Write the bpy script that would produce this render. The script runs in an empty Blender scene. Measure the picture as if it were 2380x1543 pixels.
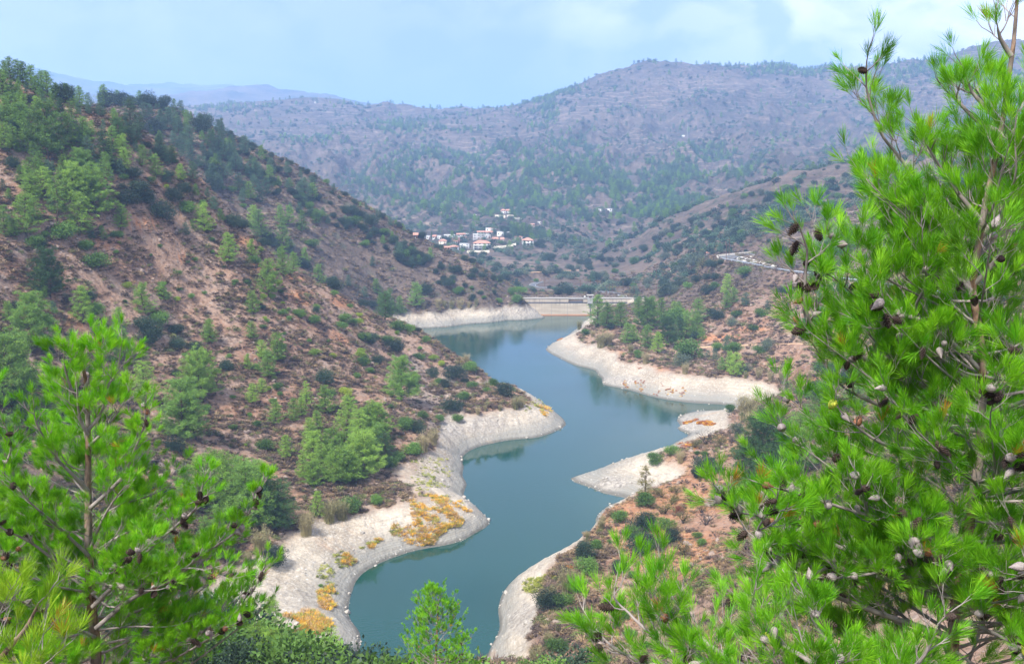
import bpy, bmesh, math, random
import numpy as np
from mathutils import Vector, Matrix
R = math.radians
sc = bpy.context.scene
col = sc.collection
# ---------------------------------------------------------------- camera
CAMZ = 80.0; FV = 2314.0; YH = 400.0           # picture measured on a 2380 x 1543 view of the photograph
PITCH = math.atan((771.5 - YH) / FV)
cam = bpy.data.cameras.new('camera'); cam.lens = 35.0; cam.sensor_width = 36.0
cam.clip_start = 0.3; cam.clip_end = 60000
camo = bpy.data.objects.new('camera', cam); col.objects.link(camo)
camo.location = (0, 0, CAMZ); camo.rotation_euler = (math.pi / 2 - PITCH, 0, 0)
sc.camera = camo
# ---------------------------------------------------------------- light
SUN_EL, SUN_AZ = R(52), R(215)                  # high sun behind the left shoulder, veiled by cloud
w = bpy.data.worlds.new('World'); sc.world = w; w.use_nodes = True
nt = w.node_tree; nt.nodes.clear()
N = nt.nodes.new; L = nt.links.new
out = N('ShaderNodeOutputWorld')
sky = N('ShaderNodeTexSky'); sky.sky_type = 'NISHITA'; sky.sun_disc = False
sky.sun_elevation = SUN_EL; sky.sun_rotation = SUN_AZ; sky.dust_density = 1.5; sky.ozone_density = 2.0
bgs = N('ShaderNodeBackground'); bgs.inputs[1].default_value = 0.13
L(sky.outputs[0], bgs.inputs[0])
tc = N('ShaderNodeTexCoord'); sep = N('ShaderNodeSeparateXYZ'); L(tc.outputs['Generated'], sep.inputs[0])
mp = N('ShaderNodeMapping'); mp.inputs['Scale'].default_value = (1, 1, 1.6); mp.inputs['Location'].default_value = (3.3, 1.1, 0.4)
L(tc.outputs['Generated'], mp.inputs[0])
n1 = N('ShaderNodeTexNoise'); n1.inputs['Scale'].default_value = 4.2; n1.inputs['Detail'].default_value = 9; n1.inputs['Roughness'].default_value = 0.52; n1.inputs['Distortion'].default_value = 0.25
L(mp.outputs[0], n1.inputs[0])
n2 = N('ShaderNodeTexNoise'); n2.inputs['Scale'].default_value = 11.0; n2.inputs['Detail'].default_value = 8; n2.inputs['Roughness'].default_value = 0.5; n2.inputs['Distortion'].default_value = 0.4
L(mp.outputs[0], n2.inputs[0])
def MR(src, a, b, c, d, tree=nt):
    m = tree.nodes.new('ShaderNodeMapRange'); m.inputs[1].default_value = a; m.inputs[2].default_value = b
    m.inputs[3].default_value = c; m.inputs[4].default_value = d; tree.links.new(src, m.inputs[0]); return m.outputs[0]
def MA(op, a, b, tree=nt):
    m = tree.nodes.new('ShaderNodeMath'); m.operation = op
    for i, v in enumerate((a, b)):
        if hasattr(v, 'links') or hasattr(v, 'is_linked'): tree.links.new(v, m.inputs[i])
        else: m.inputs[i].default_value = v
    return m.outputs[0]
def MIX(f, a, b, tree=nt, mode='MIX'):
    m = tree.nodes.new('ShaderNodeMix'); m.data_type = 'RGBA'; m.blend_type = mode
    for s, v in ((m.inputs[0], f), (m.inputs[6], a), (m.inputs[7], b)):
        if hasattr(v, 'is_linked'): tree.links.new(v, s)
        elif isinstance(v, (int, float)): s.default_value = v
        else: s.default_value = (*v[:3], 1)
    return m.outputs[2]
# cloud deck: blue grey rain cloud ahead, brighter broken cloud to the right and far left
bright = MR(sep.outputs['X'], 0.0, 0.26, 0.0, 1.0)
amt = MR(n1.outputs[0], 0.44, 0.56, 0.0, 1.0)
amt2 = MR(n2.outputs[0], 0.43, 0.55, 0.0, 1.0)
base = MIX(bright, (0.365, 0.465, 0.90), (0.53, 0.64, 1.02))
lite = MIX(bright, (0.70, 0.76, 1.00), (1.6, 1.52, 1.45))
cl = MIX(MA('MULTIPLY', MA('ADD', MA('MULTIPLY', amt, 0.65), MA('MULTIPLY', amt2, 0.35)), MR(sep.outputs['Z'], 0.02, 0.09, 0.25, 1.0)), base, lite)
lf = MR(sep.outputs['X'], -0.12, -0.48, 0.0, 0.8)
cl = MIX(MA('MULTIPLY', lf, MR(n1.outputs[0], 0.3, 0.6, 0.5, 1.0)), cl, (0.66, 0.77, 1.06))
gx_ = MA('MULTIPLY', MA('ADD', sep.outputs['X'], 0.03), 5.0); gd_ = MA('POWER', 2.718, MA('MULTIPLY', MA('MULTIPLY', gx_, gx_), -1.0))
cl = MIX(MA('MULTIPLY', MA('MULTIPLY', gd_, 0.85), MR(sep.outputs['Z'], 0.17, 0.03, 0.15, 1.0)), cl, (0.315, 0.425, 0.80))
# everything beyond the picture's sides and overhead is plain bright overcast
cl = MIX(MR(sep.outputs['Z'], 0.45, 0.8, 0.0, 1.0), cl, (0.85, 0.93, 1.10))
bgc = N('ShaderNodeBackground'); L(cl, bgc.inputs[0]); bgc.inputs[1].default_value = 0.58
mixs = N('ShaderNodeMixShader'); mixs.inputs[0].default_value = 0.94
L(bgs.outputs[0], mixs.inputs[1]); L(bgc.outputs[0], mixs.inputs[2]); L(mixs.outputs[0], out.inputs[0])
sun = bpy.data.lights.new('sun', 'SUN'); sun.energy = 3.9; sun.angle = R(7); sun.color = (1.0, 0.95, 0.87)
suno = bpy.data.objects.new('sun', sun); col.objects.link(suno)
# sun direction: azimuth measured from +Y towards +X
sd = Vector((math.sin(SUN_AZ) * math.cos(SUN_EL), math.cos(SUN_AZ) * math.cos(SUN_EL), math.sin(SUN_EL)))
suno.rotation_euler = sd.to_track_quat('Z', 'Y').to_euler()
sc.view_settings.view_transform = 'Standard'; sc.view_settings.look = 'None'
sc.view_settings.exposure = 1.25; sc.view_settings.gamma = 1
sc.cycles.volume_bounces = 1; sc.cycles.max_bounces = 6; sc.cycles.transparent_max_bounces = 6
sc.cycles.diffuse_bounces = 3; sc.cycles.glossy_bounces = 2; sc.cycles.transmission_bounces = 3
# ---------------------------------------------------------------- helpers
def mesh_np(name, V, F, mat=None, smooth=False, attrs=None, mats=None, midx=None):
    """V (n,3) floats, F (m,k) ints with constant k"""
    V = np.asarray(V, np.float32); F = np.asarray(F, np.int32); m, k = F.shape
    me = bpy.data.meshes.new(name)
    me.vertices.add(len(V)); me.vertices.foreach_set('co', V.ravel())
    me.loops.add(m * k); me.loops.foreach_set('vertex_index', F.ravel())
    me.polygons.add(m); me.polygons.foreach_set('loop_start', np.arange(0, m * k, k, dtype=np.int32))
    if smooth: me.polygons.foreach_set('use_smooth', np.ones(m, bool))
    for mm in (mats or ([mat] if mat else [])): me.materials.append(mm)
    if midx is not None: me.polygons.foreach_set('material_index', np.asarray(midx, np.int32))
    for an, (typ, dom, arr) in (attrs or {}).items():
        a = me.attributes.new(an, typ, dom)
        a.data.foreach_set('color' if 'COLOR' in typ else ('vector' if typ == 'FLOAT_VECTOR' else 'value'), np.asarray(arr, np.float32).ravel())
    me.update(calc_edges=True)
    return me
def link(name, me, parent=None, loc=None):
    o = bpy.data.objects.new(name, me); col.objects.link(o)
    if parent: o.parent = parent
    if loc is not None: o.location = loc
    return o
def tag(o, label=None, cat=None, group=None, kind=None):
    if label: o['label'] = label
    if cat: o['category'] = cat
    if group: o['group'] = group
    if kind: o['kind'] = kind
    return o
def empty(name, loc=(0, 0, 0), rz=0.0, s=1.0):
    o = bpy.data.objects.new(name, None); col.objects.link(o)
    o.location = loc; o.rotation_euler = (0, 0, rz); o.scale = (s, s, s); o.empty_display_size = 0.2
    return o
def ray(x, y):
    cx = (np.asarray(x, float) - 1190.0) / FV; cy = (771.5 - np.asarray(y, float)) / FV
    dx = cx; dy = math.cos(PITCH) + cy * math.sin(PITCH); dz = -math.sin(PITCH) + cy * math.cos(PITCH)
    n = np.hypot(dx, dy)
    return dx / n, dy / n, dz / n               # per metre of horizontal range
def at(x, y, d):
    a, b, c = ray(x, y); return Vector((a * d, b * d, CAMZ + c * d))
def at_z(x, y, z):
    a, b, c = ray(x, y); d = (z - CAMZ) / c; return Vector((a * d, b * d, z)), d
# value noise -----------------------------------------------------
def vnoise(x, y, seed=0):
    xi = np.floor(x).astype(np.int64); yi = np.floor(y).astype(np.int64); fx = x - xi; fy = y - yi
    u = fx * fx * fx * (fx * (fx * 6 - 15) + 10); v = fy * fy * fy * (fy * (fy * 6 - 15) + 10)
    def g(ix, iy):
        h = (ix * 374761393 + iy * 668265263 + seed * 974634777) & 0xffffffff
        h = ((h ^ (h >> 13)) * 1274126177) & 0xffffffff; h = h ^ (h >> 16)
        a = (h & 0xffff) / 65535.0 * 2 * np.pi
        return np.cos(a), np.sin(a)
    def dot(ix, iy, dx, dy):
        a, b = g(ix, iy); return a * dx + b * dy
    n00 = dot(xi, yi, fx, fy); n10 = dot(xi + 1, yi, fx - 1, fy); n01 = dot(xi, yi + 1, fx, fy - 1); n11 = dot(xi + 1, yi + 1, fx - 1, fy - 1)
    return (n00 * (1 - u) + n10 * u) * (1 - v) + (n01 * (1 - u) + n11 * u) * v
def fbm(x, y, o=4, seed=0, gain=0.5):
    s = 0; a = 1
    for i in range(o): s = s + a * vnoise(x, y, seed + i * 17); x = x * 2.03 + 5.1; y = y * 2.03 - 3.7; a *= gain
    return s
def ridged(x, y, o=4, seed=0):
    s = 0; a = 1
    for i in range(o): s = s + a * (0.28 - np.abs(vnoise(x, y, seed + i * 13))); x = x * 2.1 + 1.7; y = y * 2.1 + 9.2; a *= 0.5
    return s
# ---------------------------------------------------------------- the land, from lines measured in the photograph
# shore lines (water level, z = 0) and the old full-supply line (z = 7), as picture points; back-projected onto their level
SHORE_L = [(838,1560),(838,1500),(836,1470),(815,1440),(812,1400),(820,1370),(840,1335),(880,1310),(930,1290),(985,1275),(1040,1266),(1080,1253),(1110,1236),(1138,1218),(1125,1195),(1105,1175),(1085,1162),(1078,1145),(1085,1125),(1075,1105),(1078,1085),(1074,1065),(1095,1046),(1140,1031),(1190,1022),(1240,1018),(1290,1003),(1315,988),(1300,965),(1265,938),(1235,921),(1190,915),(1130,880),(1065,845),(1012,812),(985,796),(950,778),(915,767)]
SHORE_C = [(950,767),(985,763),(1040,760),(1110,752),(1180,745),(1240,742),(1268,738),(1255,733)]
SHORE_R = [(1130,1570),(1132,1530),(1142,1500),(1160,1465),(1158,1420),(1165,1385),(1190,1350),(1230,1325),(1290,1300),(1335,1278),(1370,1250),(1383,1225),(1387,1200),(1420,1172),(1460,1160),(1430,1152),(1395,1143),(1365,1130),(1325,1112),(1350,1103),(1380,1094),(1440,1072),(1500,1056),(1545,1042),(1575,1025),(1600,1008),(1577,998),(1585,985),(1575,975),(1590,962),(1640,954),(1690,951),(1700,946),(1690,941),(1650,938),(1600,935),(1530,925),(1460,906),(1402,893),(1400,880),(1385,862),(1340,850),(1300,832),(1268,812),(1285,797),(1312,785),(1335,768),(1350,752),(1400,742),(1490,736)]
FULL_L = [(470,1560),(440,1450),(470,1345),(540,1290),(610,1250),(690,1215),(760,1190),(830,1160),(880,1120),(925,1085),(985,1042),(1018,1010),(1012,980),(1040,955),(1100,958),(1160,950),(1205,935),(1216,921)]
FULL_C = [(925,728),(955,726),(1020,722),(1100,715),(1170,708),(1215,702)]
FULL_R = [(1215,1560),(1262,1480),(1272,1400),(1295,1350),(1335,1290),(1380,1232),(1405,1190),(1470,1158),(1500,1142),(1560,1118),(1600,1100),(1604,1080),(1560,1062),(1590,1040),(1625,1020),(1680,1005),(1710,985),(1712,962),(1740,945),(1812,925),(1822,905),(1800,890),(1720,879),(1640,871),(1560,866),(1500,843),(1440,832),(1405,803),(1372,787),(1352,772),(1420,718),(1475,702)]
# ground seen at a picture point, at a judged horizontal distance (m)
PTS = [
 # near spur on the left: crest
 (1180,895,345),(1100,850,372),(1000,792,398),(930,758,392),(850,722,382),(760,672,374),(680,640,365),(620,592,358),(540,512,350),(450,442,342),(350,402,335),(300,335,338),(190,265,345),(100,235,350),(0,190,352),(-150,150,360),(-400,100,370),
 # near spur: face
 (1090,905,352),(950,850,352),(850,800,345),(1000,900,318),(900,930,288),(800,900,292),(700,800,310),(600,1000,252),(500,900,272),(400,800,290),(690,1050,245),(800,1030,255),(500,1100,222),(400,1000,240),(300,900,262),(400,700,307),(550,750,308),(550,650,325),(250,600,305),(450,560,330),(350,500,322),(200,480,312),(150,350,328),(0,350,320),(100,700,280),(0,600,288),(200,1000,228),(0,800,250),(150,850,250),(0,1000,214),(150,1150,198),(300,1200,195),(400,1250,188),(250,1400,160),(0,1250,165),(-150,900,215),(-200,500,285),(-200,1300,140),(0,1500,118),(-300,1543,90),(320,1543,132),
 # ravine behind the near spur (hidden)
 (900,795,460),(780,760,450),(650,725,435),(500,660,432),(350,560,430),(200,450,430),(50,380,430),
 # second spur: crest
 (1205,692,548),(1130,655,556),(1060,603,566),(960,562,574),(900,532,576),(780,462,580),(700,422,582),(640,372,585),(520,332,585),(430,272,582),(350,250,582),(270,268,575),(150,280,570),(0,300,560),
 # second spur: face
 (1120,695,540),(1000,680,540),(1000,630,552),(900,600,548),(850,650,525),(800,560,543),(700,520,530),(600,440,545),(500,400,530),(400,350,530),(500,330,560),(400,300,560),(300,330,510),(640,450,548),(720,600,505),(600,540,500),
 # behind the second spur (hidden)
 (1100,650,640),(1000,590,700),(860,520,720),(700,460,740),(500,380,760),(300,340,780),(50,350,800),
 # valley floor below the dam and the village shelf
 (1255,690,600),(1350,690,610),(1450,695,600),(1250,676,660),(1180,668,660),(1300,650,720),(1420,672,640),(1350,620,800),(1250,610,830),(1150,610,800),(1150,590,880),(1000,575,960),(1100,575,930),(1230,578,930),(1180,560,980),(1000,555,1000),(1100,540,1030),(1250,545,1030),(1350,590,900),(1400,560,960),(1000,530,1100),(1150,515,1110),(1170,497,1180),(1080,480,1220),(1270,505,1150),(1300,530,1070),(1400,494,1200),(1400,530,1080),(1330,470,1300),
 # middle hills and the long mountain
 (1000,470,1330),(900,470,1300),(900,400,1600),(850,440,1450),(800,330,1980),(700,280,2280),(900,300,2080),(900,350,1850),(760,380,1700),(1100,400,1560),(1050,330,1950),(1000,380,1650),(1200,400,1500),(1300,420,1400),(1200,320,1950),(1250,350,1750),
 (450,265,2500),(530,252,2600),(610,241,2650),(670,234,2680),(730,232,2650),(800,238,2600),(860,236,2550),(920,250,2500),(985,270,2450),(1060,264,2450),(1120,260,2450),(1180,250,2450),(1240,242,2430),(1290,226,2350),(1350,203,2300),(1400,178,2300),(1450,158,2320),(1520,146,2350),(1590,140,2350),(1650,152,2380),(1700,160,2400),(1740,158,2400),(1830,150,2450),(1890,160,2450),(1990,162,2500),(2080,158,2500),(2150,138,2450),(2220,122,2400),(2290,108,2400),(2380,100,2400),(2600,95,2400),(2900,110,2400),
 (1350,300,1900),(1290,330,1850),(1400,250,2080),(1500,300,1900),(1560,240,2050),(1500,210,2180),(1400,400,1500),(1450,350,1700),(1420,450,1320),(1500,430,1350),(1600,470,1180),(1560,400,1480),(1620,330,1780),(1700,300,1900),(1750,240,2100),(1800,380,1480),(1700,420,1280),(1880,300,1850),(1930,360,1450),(2000,300,1800),(2050,240,2100),(2150,250,1950),(2300,200,2100),(2380,240,1900),(1500,500,1100),(1560,520,1000),(1480,560,950),
 # far blue range on the left
 (-300,190,7000),(-100,185,7000),(0,178,7000),(80,176,6900),(130,186,6900),(165,190,6900),(210,202,6900),(300,212,6900),(360,208,6900),(450,212,6900),(530,216,6800),(590,232,6700),(660,230,4600),(700,227,4500),(300,260,4500),(100,260,4500),(450,250,4500),(-200,270,4500),(985,290,4300),(1010,300,5200),(1040,300,4800),
 # right: crest of the rocky hill
 (1440,588,860),(1470,566,880),(1550,512,890),(1650,468,890),(1720,440,890),(1800,416,880),(1950,388,870),(2050,372,860),(2200,322,840),(2380,292,820),(2600,260,800),(2900,250,780),
 (1430,640,720),(1500,640,705),(1500,600,790),(1600,560,760),(1600,620,660),(1560,655,640),(1700,520,760),(1750,470,800),(1900,430,800),(1850,500,700),(2000,450,740),(2150,420,720),(2380,400,680),
 (1650,575,690),(1700,570,650),
 # behind that crest (hidden)
 (1500,575,1000),(1650,530,1050),(1800,480,1080),(2000,440,1080),(2200,400,1050),(2380,380,1050),
 # road shelf and the near right hill
 (1680,600,560),(1720,592,565),(1745,612,535),(1800,620,520),(1850,628,500),(1920,640,475),(1990,650,452),(2100,665,430),(2250,690,400),
 (1780,572,555),(1850,560,545),(1900,530,580),(2000,520,560),(2000,600,490),(2150,560,480),(2380,520,470),
 (1600,655,600),(1560,690,560),(1640,640,560),(1700,690,478),(1600,700,520),(1520,705,535),(1500,730,490),(1430,745,455),(1500,780,435),(1600,800,412),(1560,835,390),(1620,850,378),(1700,830,385),(1720,800,402),(1750,740,430),(1850,700,430),(1850,800,378),(2000,740,382),(2000,850,325),(1900,890,325),(2100,700,392),(2250,750,350),(2380,650,400),(2380,800,305),
 (1850,940,288),(1780,985,272),(1740,1020,258),(1700,1050,247),(1650,1085,240),(1850,1000,262),(2000,1000,248),(2200,950,255),(1700,1120,222),(1620,1160,215),(1550,1180,212),(1480,1210,203),(1550,1250,189),(1450,1260,191),(1650,1220,198),(1750,1150,210),(1400,1330,176),(1500,1350,165),(1500,1430,147),(1400,1430,156),(1600,1320,170),(1600,1450,140),(1380,1520,141),(1500,1520,126),(1700,1400,140),(1800,1300,150),(2000,1200,165),(2200,1100,185),(2380,1000,205),(2380,1200,140),(2100,1400,105),(1800,1543,98),(2100,1543,82),(2380,1400,95),(2600,900,200),(2600,1300,100),(2380,1543,70),
]
def polyline3(pts, z, step):
    P = []
    for (x, y) in pts: P.append(at_z(x, y, z)[0])
    out_ = []
    for a, b in zip(P[:-1], P[1:]):
        rng = math.hypot(a.x, a.y); n = max(1, int((b - a).length / (step * rng / 200)))
        for i in range(n): out_.append(a.lerp(b, i / n))
    out_.append(P[-1]); return out_
C3 = []
for l in (SHORE_L, SHORE_C, SHORE_R): C3 += [(p.x, p.y, 0.0) for p in polyline3(l, 0.0, 9)]
for l in (FULL_L, FULL_C, FULL_R): C3 += [(p.x, p.y, 7.0) for p in polyline3(l, 7.0, 12)]
for x, y, d in PTS: p = at(x, y, d); C3.append((p.x, p.y, p.z))
# lake bed (under water)
for x, y in [(1000,1500),(960,1420),(1050,1400),(1000,1340),(1120,1320),(1200,1250),(1280,1200),(1180,1160),(1220,1100),(1170,1070),(1300,1060),(1400,1020),(1480,1000),(1440,960),(1350,920),(1300,880),(1240,850),(1200,810),(1150,790),(1220,770),(1290,760),(1360,1185)]:
    p, d = at_z(x, y, 0); C3.append((p.x, p.y, -9.0 if (x, y) != (1360,1185) else -3))
C3.append((at_z(1360,742,0)[0].x, at_z(1360,742,0)[0].y, -8.0))
for x, y in [(1300,733),(1370,735),(1440,733)]:
    p, d = at_z(x, y, 0); C3.append((p.x, p.y, -6.0))
# slope under the camera and behind it
for az in (-50, -30, -15, 0, 15, 30, 50):
    for d, z in ((3, 77.6), (8, 74.2), (16, 70.0), (35, 58.5), (60, 46), (95, 27 if az < 8 else 29)):
        z = z + (0.12 * d if abs(az) > 29 else 0); C3.append((d * math.sin(R(az)), d * math.cos(R(az)), z))
for az in (-6, 0, 3): C3.append((130 * math.sin(R(az)), 130 * math.cos(R(az)), 11))
for az in (-90, 90, -130, 130, 180, -180, -75, 75):
    for d, z in ((3, 78.2), (20, 80), (60, 88), (200, 110), (800, 150), (2500, 260), (8000, 300)):
        if abs(az) < 100: z = 78 + (z - 78) * 0.5
        C3.append((d * math.sin(R(az)), d * math.cos(R(az)), z))
for az in (-40, -33, 36, 45):
    for d, z in ((6000, 500), (3500, 330), (11000, 250)): C3.append((d * math.sin(R(az)), d * math.cos(R(az)), z))
for az in (-25, -15, -5, 5, 15, 25): C3.append((11500 * math.sin(R(az)), 11500 * math.cos(R(az)), 150))
for az in (-5, 2, 8, 15, 22, 28):
    for d in (3300, 5200): C3.append((d * math.sin(R(az)), d * math.cos(R(az)), 130))
C3 = np.array(C3); C3 = C3[np.hypot(C3[:, 0], C3[:, 1]) > 2]
D0 = 80.0
def logpolar(x, y): d = np.hypot(x, y); return np.arctan2(x, y), np.log(d), d
cu, cv, cd = logpolar(C3[:, 0], C3[:, 1])
key = np.round(cu / 0.004).astype(int) * 100000 + np.round(cv / 0.004).astype(int)
_, ui = np.unique(key, return_index=True); C3 = C3[ui]; cu, cv, cd = cu[ui], cv[ui], cd[ui]
cq = C3[:, 2] / (cd + D0)
def kern(r2): return r2 * np.log(r2 + 1e-12) * 0.5
nC = len(C3)
A = np.zeros((nC + 3, nC + 3)); K = kern((cu[:, None] - cu) ** 2 + (cv[:, None] - cv) ** 2)
A[:nC, :nC] = K + np.eye(nC) * 2e-6
A[:nC, nC] = 1; A[:nC, nC + 1] = cu; A[:nC, nC + 2] = cv; A[nC:, :nC] = A[:nC, nC:].T
W = np.linalg.solve(A, np.concatenate([cq, np.zeros(3)])).astype(np.float32)
def base_q(u, v):
    sh = u.shape; u = u.ravel().astype(np.float32); v = v.ravel().astype(np.float32); r = np.empty_like(u)
    cu_ = cu.astype(np.float32); cv_ = cv.astype(np.float32)
    for i in range(0, len(u), 20000):
        a = u[i:i + 20000, None]; b = v[i:i + 20000, None]
        r2 = (a - cu_) ** 2 + (b - cv_) ** 2
        r[i:i + 20000] = (0.5 * r2 * np.log(r2 + 1e-12)) @ W[:nC] + W[nC] + W[nC + 1] * a[:, 0] + W[nC + 2] * b[:, 0]
    return r.reshape(sh).astype(float)
# polar ground sheet: fine in front of the camera, coarse all round
AZ = np.concatenate([np.linspace(-180, -60, 13)[:-1], np.linspace(-60, -36, 25)[:-1], np.linspace(-36, 36, 721), np.linspace(36, 60, 25)[1:], np.linspace(60, 180, 13)[1:]])
LD = np.concatenate([np.linspace(math.log(2.5), math.log(95), 120)[:-1], np.linspace(math.log(95), math.log(2750), 640)[:-1], np.linspace(math.log(2750), math.log(12000), 110)])
# evaluate the smooth base on a thinned grid, then refine bicubically-ish (linear is enough after smoothing)
def coarse(a, k): idx = np.unique(np.concatenate([np.arange(0, len(a), k), [len(a) - 1]])); return idx
ia, il = coarse(AZ, 2), coarse(LD, 2)
Uc, Vc = np.meshgrid(R(1) * AZ[ia], LD[il], indexing='ij')
Qc = base_q(Uc, Vc)
def interp_axis(Q, xs, xf):
    out_ = np.empty((len(xf), Q.shape[1]))
    for j in range(Q.shape[1]): out_[:, j] = np.interp(xf, xs, Q[:, j])
    return out_
Q = interp_axis(Qc, AZ[ia], AZ); Q = interp_axis(Q.T.copy(), LD[il], LD).T
U, Vv = np.meshgrid(R(1) * AZ, LD, indexing='ij'); Dg = np.exp(Vv); X = Dg * np.sin(U); Y = Dg * np.cos(U)
ZB = Q * (Dg + D0)
# relief: gullies and ribs, small near the lake, large on the mountains
def vfar0(d): return np.clip((d - 3200) / 1500.0, 0, 1)
def smooth01(x): x = np.clip(x, 0, 1); return x * x * (3 - 2 * x)
dry = smooth01((ZB - 6.0) / 14.0); nearw = smooth01((Dg - 25) / 60.0)
far = smooth01((Dg - 700) / 1100.0)
wx = X + 18 * fbm(X / 60, Y / 60, 2, 5); wy = Y + 18 * fbm(X / 60, Y / 60, 2, 9)
Z = ZB + dry * nearw * (1 - 0.4 * far) * (4.6 * ridged(wx / 55, wy / 55, 4, 3))
Z += nearw * smooth01((ZB - 1.0) / 8) * 1.1 * fbm(X / 9, Y / 9, 3, 21) * (1 - far * 0.5)
gu = U * 15 + 1.1 * fbm(X / 500, Y / 500, 3, 33); gv = Vv * 4.2 + 0.8 * fbm(X / 700, Y / 700, 3, 35)
sv_ = (ZB - CAMZ) / Dg; mk_ = np.where((Dg > 1100) & (Dg < 3000), sv_, -9).max(1)[:, None]; cr_ = 0.30 + 0.70 * smooth01((mk_ - sv_ - 0.004) / 0.05)
Z += -far * (1 - vfar0(Dg)) * cr_ * 27
Z += far * cr_ * (80 * ridged(gu, gv, 2, 31) + 34 * ridged(wx / 460, wy / 460, 3, 37) + 27 * ridged(gu * 3.1, gv * 3.3, 3, 51) + 3.0 * fbm(X / 28, Y / 28, 3, 57))
vfar = smooth01((Dg - 3200) / 1500.0); Z += vfar * 110 * ridged(X / 900, Y / 900, 5, 71)
# rough rock on steep stretches of the draw-down band
band = smooth01((ZB + 0.5) / 1.5) * (1 - smooth01((ZB - 8) / 4)) * nearw
Z += band * (0.5 * ridged(X / 6, Y / 6, 3, 91) + 0.25 * fbm(X / 2.2, Y / 2.2, 2, 93)) * smooth01((ZB) / 2.0)
# stepped terraces on some hillsides
terr = smooth01((fbm(X / 160, Y / 160, 2, 111) - 0.02) / 0.2) * dry * smooth01((Dg - 250) / 100)
st = np.where(Dg > 700, 6.0, 2.6); ph = Z / st + 0.6 * fbm(X / 40, Y / 40, 2, 115)
Z += terr * st * 0.14 * np.sin(2 * np.pi * ph)
def proj(x, y, z):
    """world -> picture (2380 x 1543 view)"""
    x = np.asarray(x, float); y = np.asarray(y, float); dz = np.asarray(z, float) - CAMZ
    f = y * math.cos(PITCH) - dz * math.sin(PITCH); u = y * math.sin(PITCH) + dz * math.cos(PITCH)
    return 1190 + FV * x / f, 771.5 - FV * u / f
# ---- roads cut into the land: shelf the ground along centre lines (x, y picture, distance)
def grid_z(x, y, G=None):
    G = Z if G is None else G
    x = np.atleast_1d(np.asarray(x, float)); y = np.atleast_1d(np.asarray(y, float))
    a = np.degrees(np.arctan2(x, y)); l = np.log(np.maximum(np.hypot(x, y), 2.6))
    i = np.clip(np.searchsorted(AZ, a) - 1, 0, len(AZ) - 2); j = np.clip(np.searchsorted(LD, l) - 1, 0, len(LD) - 2)
    fa = (a - AZ[i]) / (AZ[i + 1] - AZ[i]); fl = np.clip((l - LD[j]) / (LD[j + 1] - LD[j]), 0, 1)
    return (G[i, j] * (1 - fa) + G[i + 1, j] * fa) * (1 - fl) + (G[i, j + 1] * (1 - fa) + G[i + 1, j + 1] * fa) * fl
def catmull(P, step):
    P = [Vector(p) for p in P]; P = [2 * P[0] - P[1]] + P + [2 * P[-1] - P[-2]]; o = []
    for i in range(1, len(P) - 2):
        a, b, c, d = P[i - 1:i + 3]; n = max(2, int((c - b).length / step))
        for k in range(n):
            t = k / n; o.append(0.5 * ((2 * b) + (c - a) * t + (2 * a - 5 * b + 4 * c - d) * t * t + (3 * b - a - 3 * c + d) * t ** 3))
    o.append(P[-2]); return o
PXb, PYb = proj(X, Y, ZB)
def blob0(cx, cy, rx, ry):
    d = np.hypot((PXb - cx) / rx, (PYb - cy) / ry) + 0.5 * fbm(PXb / 20, PYb / 20, 3, 302); return (1 - smooth01((d - 0.6) / 0.5)) * (Y > 60)
for cx, cy, rx, ry, am in ((1040, 965, 45, 35, 2.6), (960, 880, 40, 50, 2.0), (1010, 900, 40, 40, 1.6), (1130, 985, 90, 28, 1.5), (830, 640, 60, 15, 1.6), (860, 780, 60, 30, 1.6), (1230, 725, 40, 14, 1.4), (1795, 580, 45, 35, 2.5), (1600, 985, 35, 18, 1.2), (1420, 1128, 50, 14, .8), (400, 700, 60, 20, 1.2), (1440, 890, 60, 12, 0.8)):
    Z += blob0(cx, cy, rx, ry) * am * (ridged(X / 6, Y / 6, 3, 95) + 0.4 * ridged(X / 2.6, Y / 2.6, 2, 97))
def road_line(pts): return [at(x, y, d) for x, y, d in pts]
HAIRPIN = catmull(road_line([(1840,622,512),(1790,615,520),(1750,604,536),(1722,602,545),(1702,600,556),(1697,596,566),(1712,592,575),(1740,589,583),(1775,587,592)]), 2.0)
UPPER = catmull(road_line([(1792,622,509),(1840,629.5,483),(1900,637,470),(1990,651,445),(2060,660,440),(2200,680,405),(2420,700,370)]), 2.5)
DAMROAD = catmull(road_line([(1476,690,566),(1452,691,580),(1440,683,602),(1400,677,622),(1340,671,650),(1262,668,672),(1238,664,690),(1243,659,715),(1262,652,760)]), 2.0)
TRACK = catmull(road_line([(1620,806,402),(1700,803,398),(1760,800,392),(1850,798,380),(1960,800,368)]), 2.5)
VTRACK = catmull(road_line([(1120,635,735),(1180,633,745),(1260,632,755),(1340,628,780),(1420,630,775)]), 4)
RES_ = None
def shelf(line, half, flat, soft):
    global Z
    P = np.array([(p.x, p.y, p.z) for p in line])
    lo = P.min(0) - 20; hi = P.max(0) + 20
    m = (X > lo[0]) & (X < hi[0]) & (Y > lo[1]) & (Y < hi[1])
    xs, ys = X[m], Y[m]; d2 = (xs[:, None] - P[:, 0]) ** 2 + (ys[:, None] - P[:, 1]) ** 2
    k = d2.argmin(1); dd = np.sqrt(d2[np.arange(len(k)), k]); t = 1 - smooth01((dd - half - flat) / soft)
    Z[m] = Z[m] * (1 - t) + (P[k, 2] - 0.22) * t
ZR = 32.2
OUTER = [at_z(x, y, ZR)[0] for x, y in ((1800,627),(1770,620),(1735,613),(1700,606.5),(1674,602.3),(1667,597.5),(1688,594.3),(1715,591.5),(1748,588))]
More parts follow.
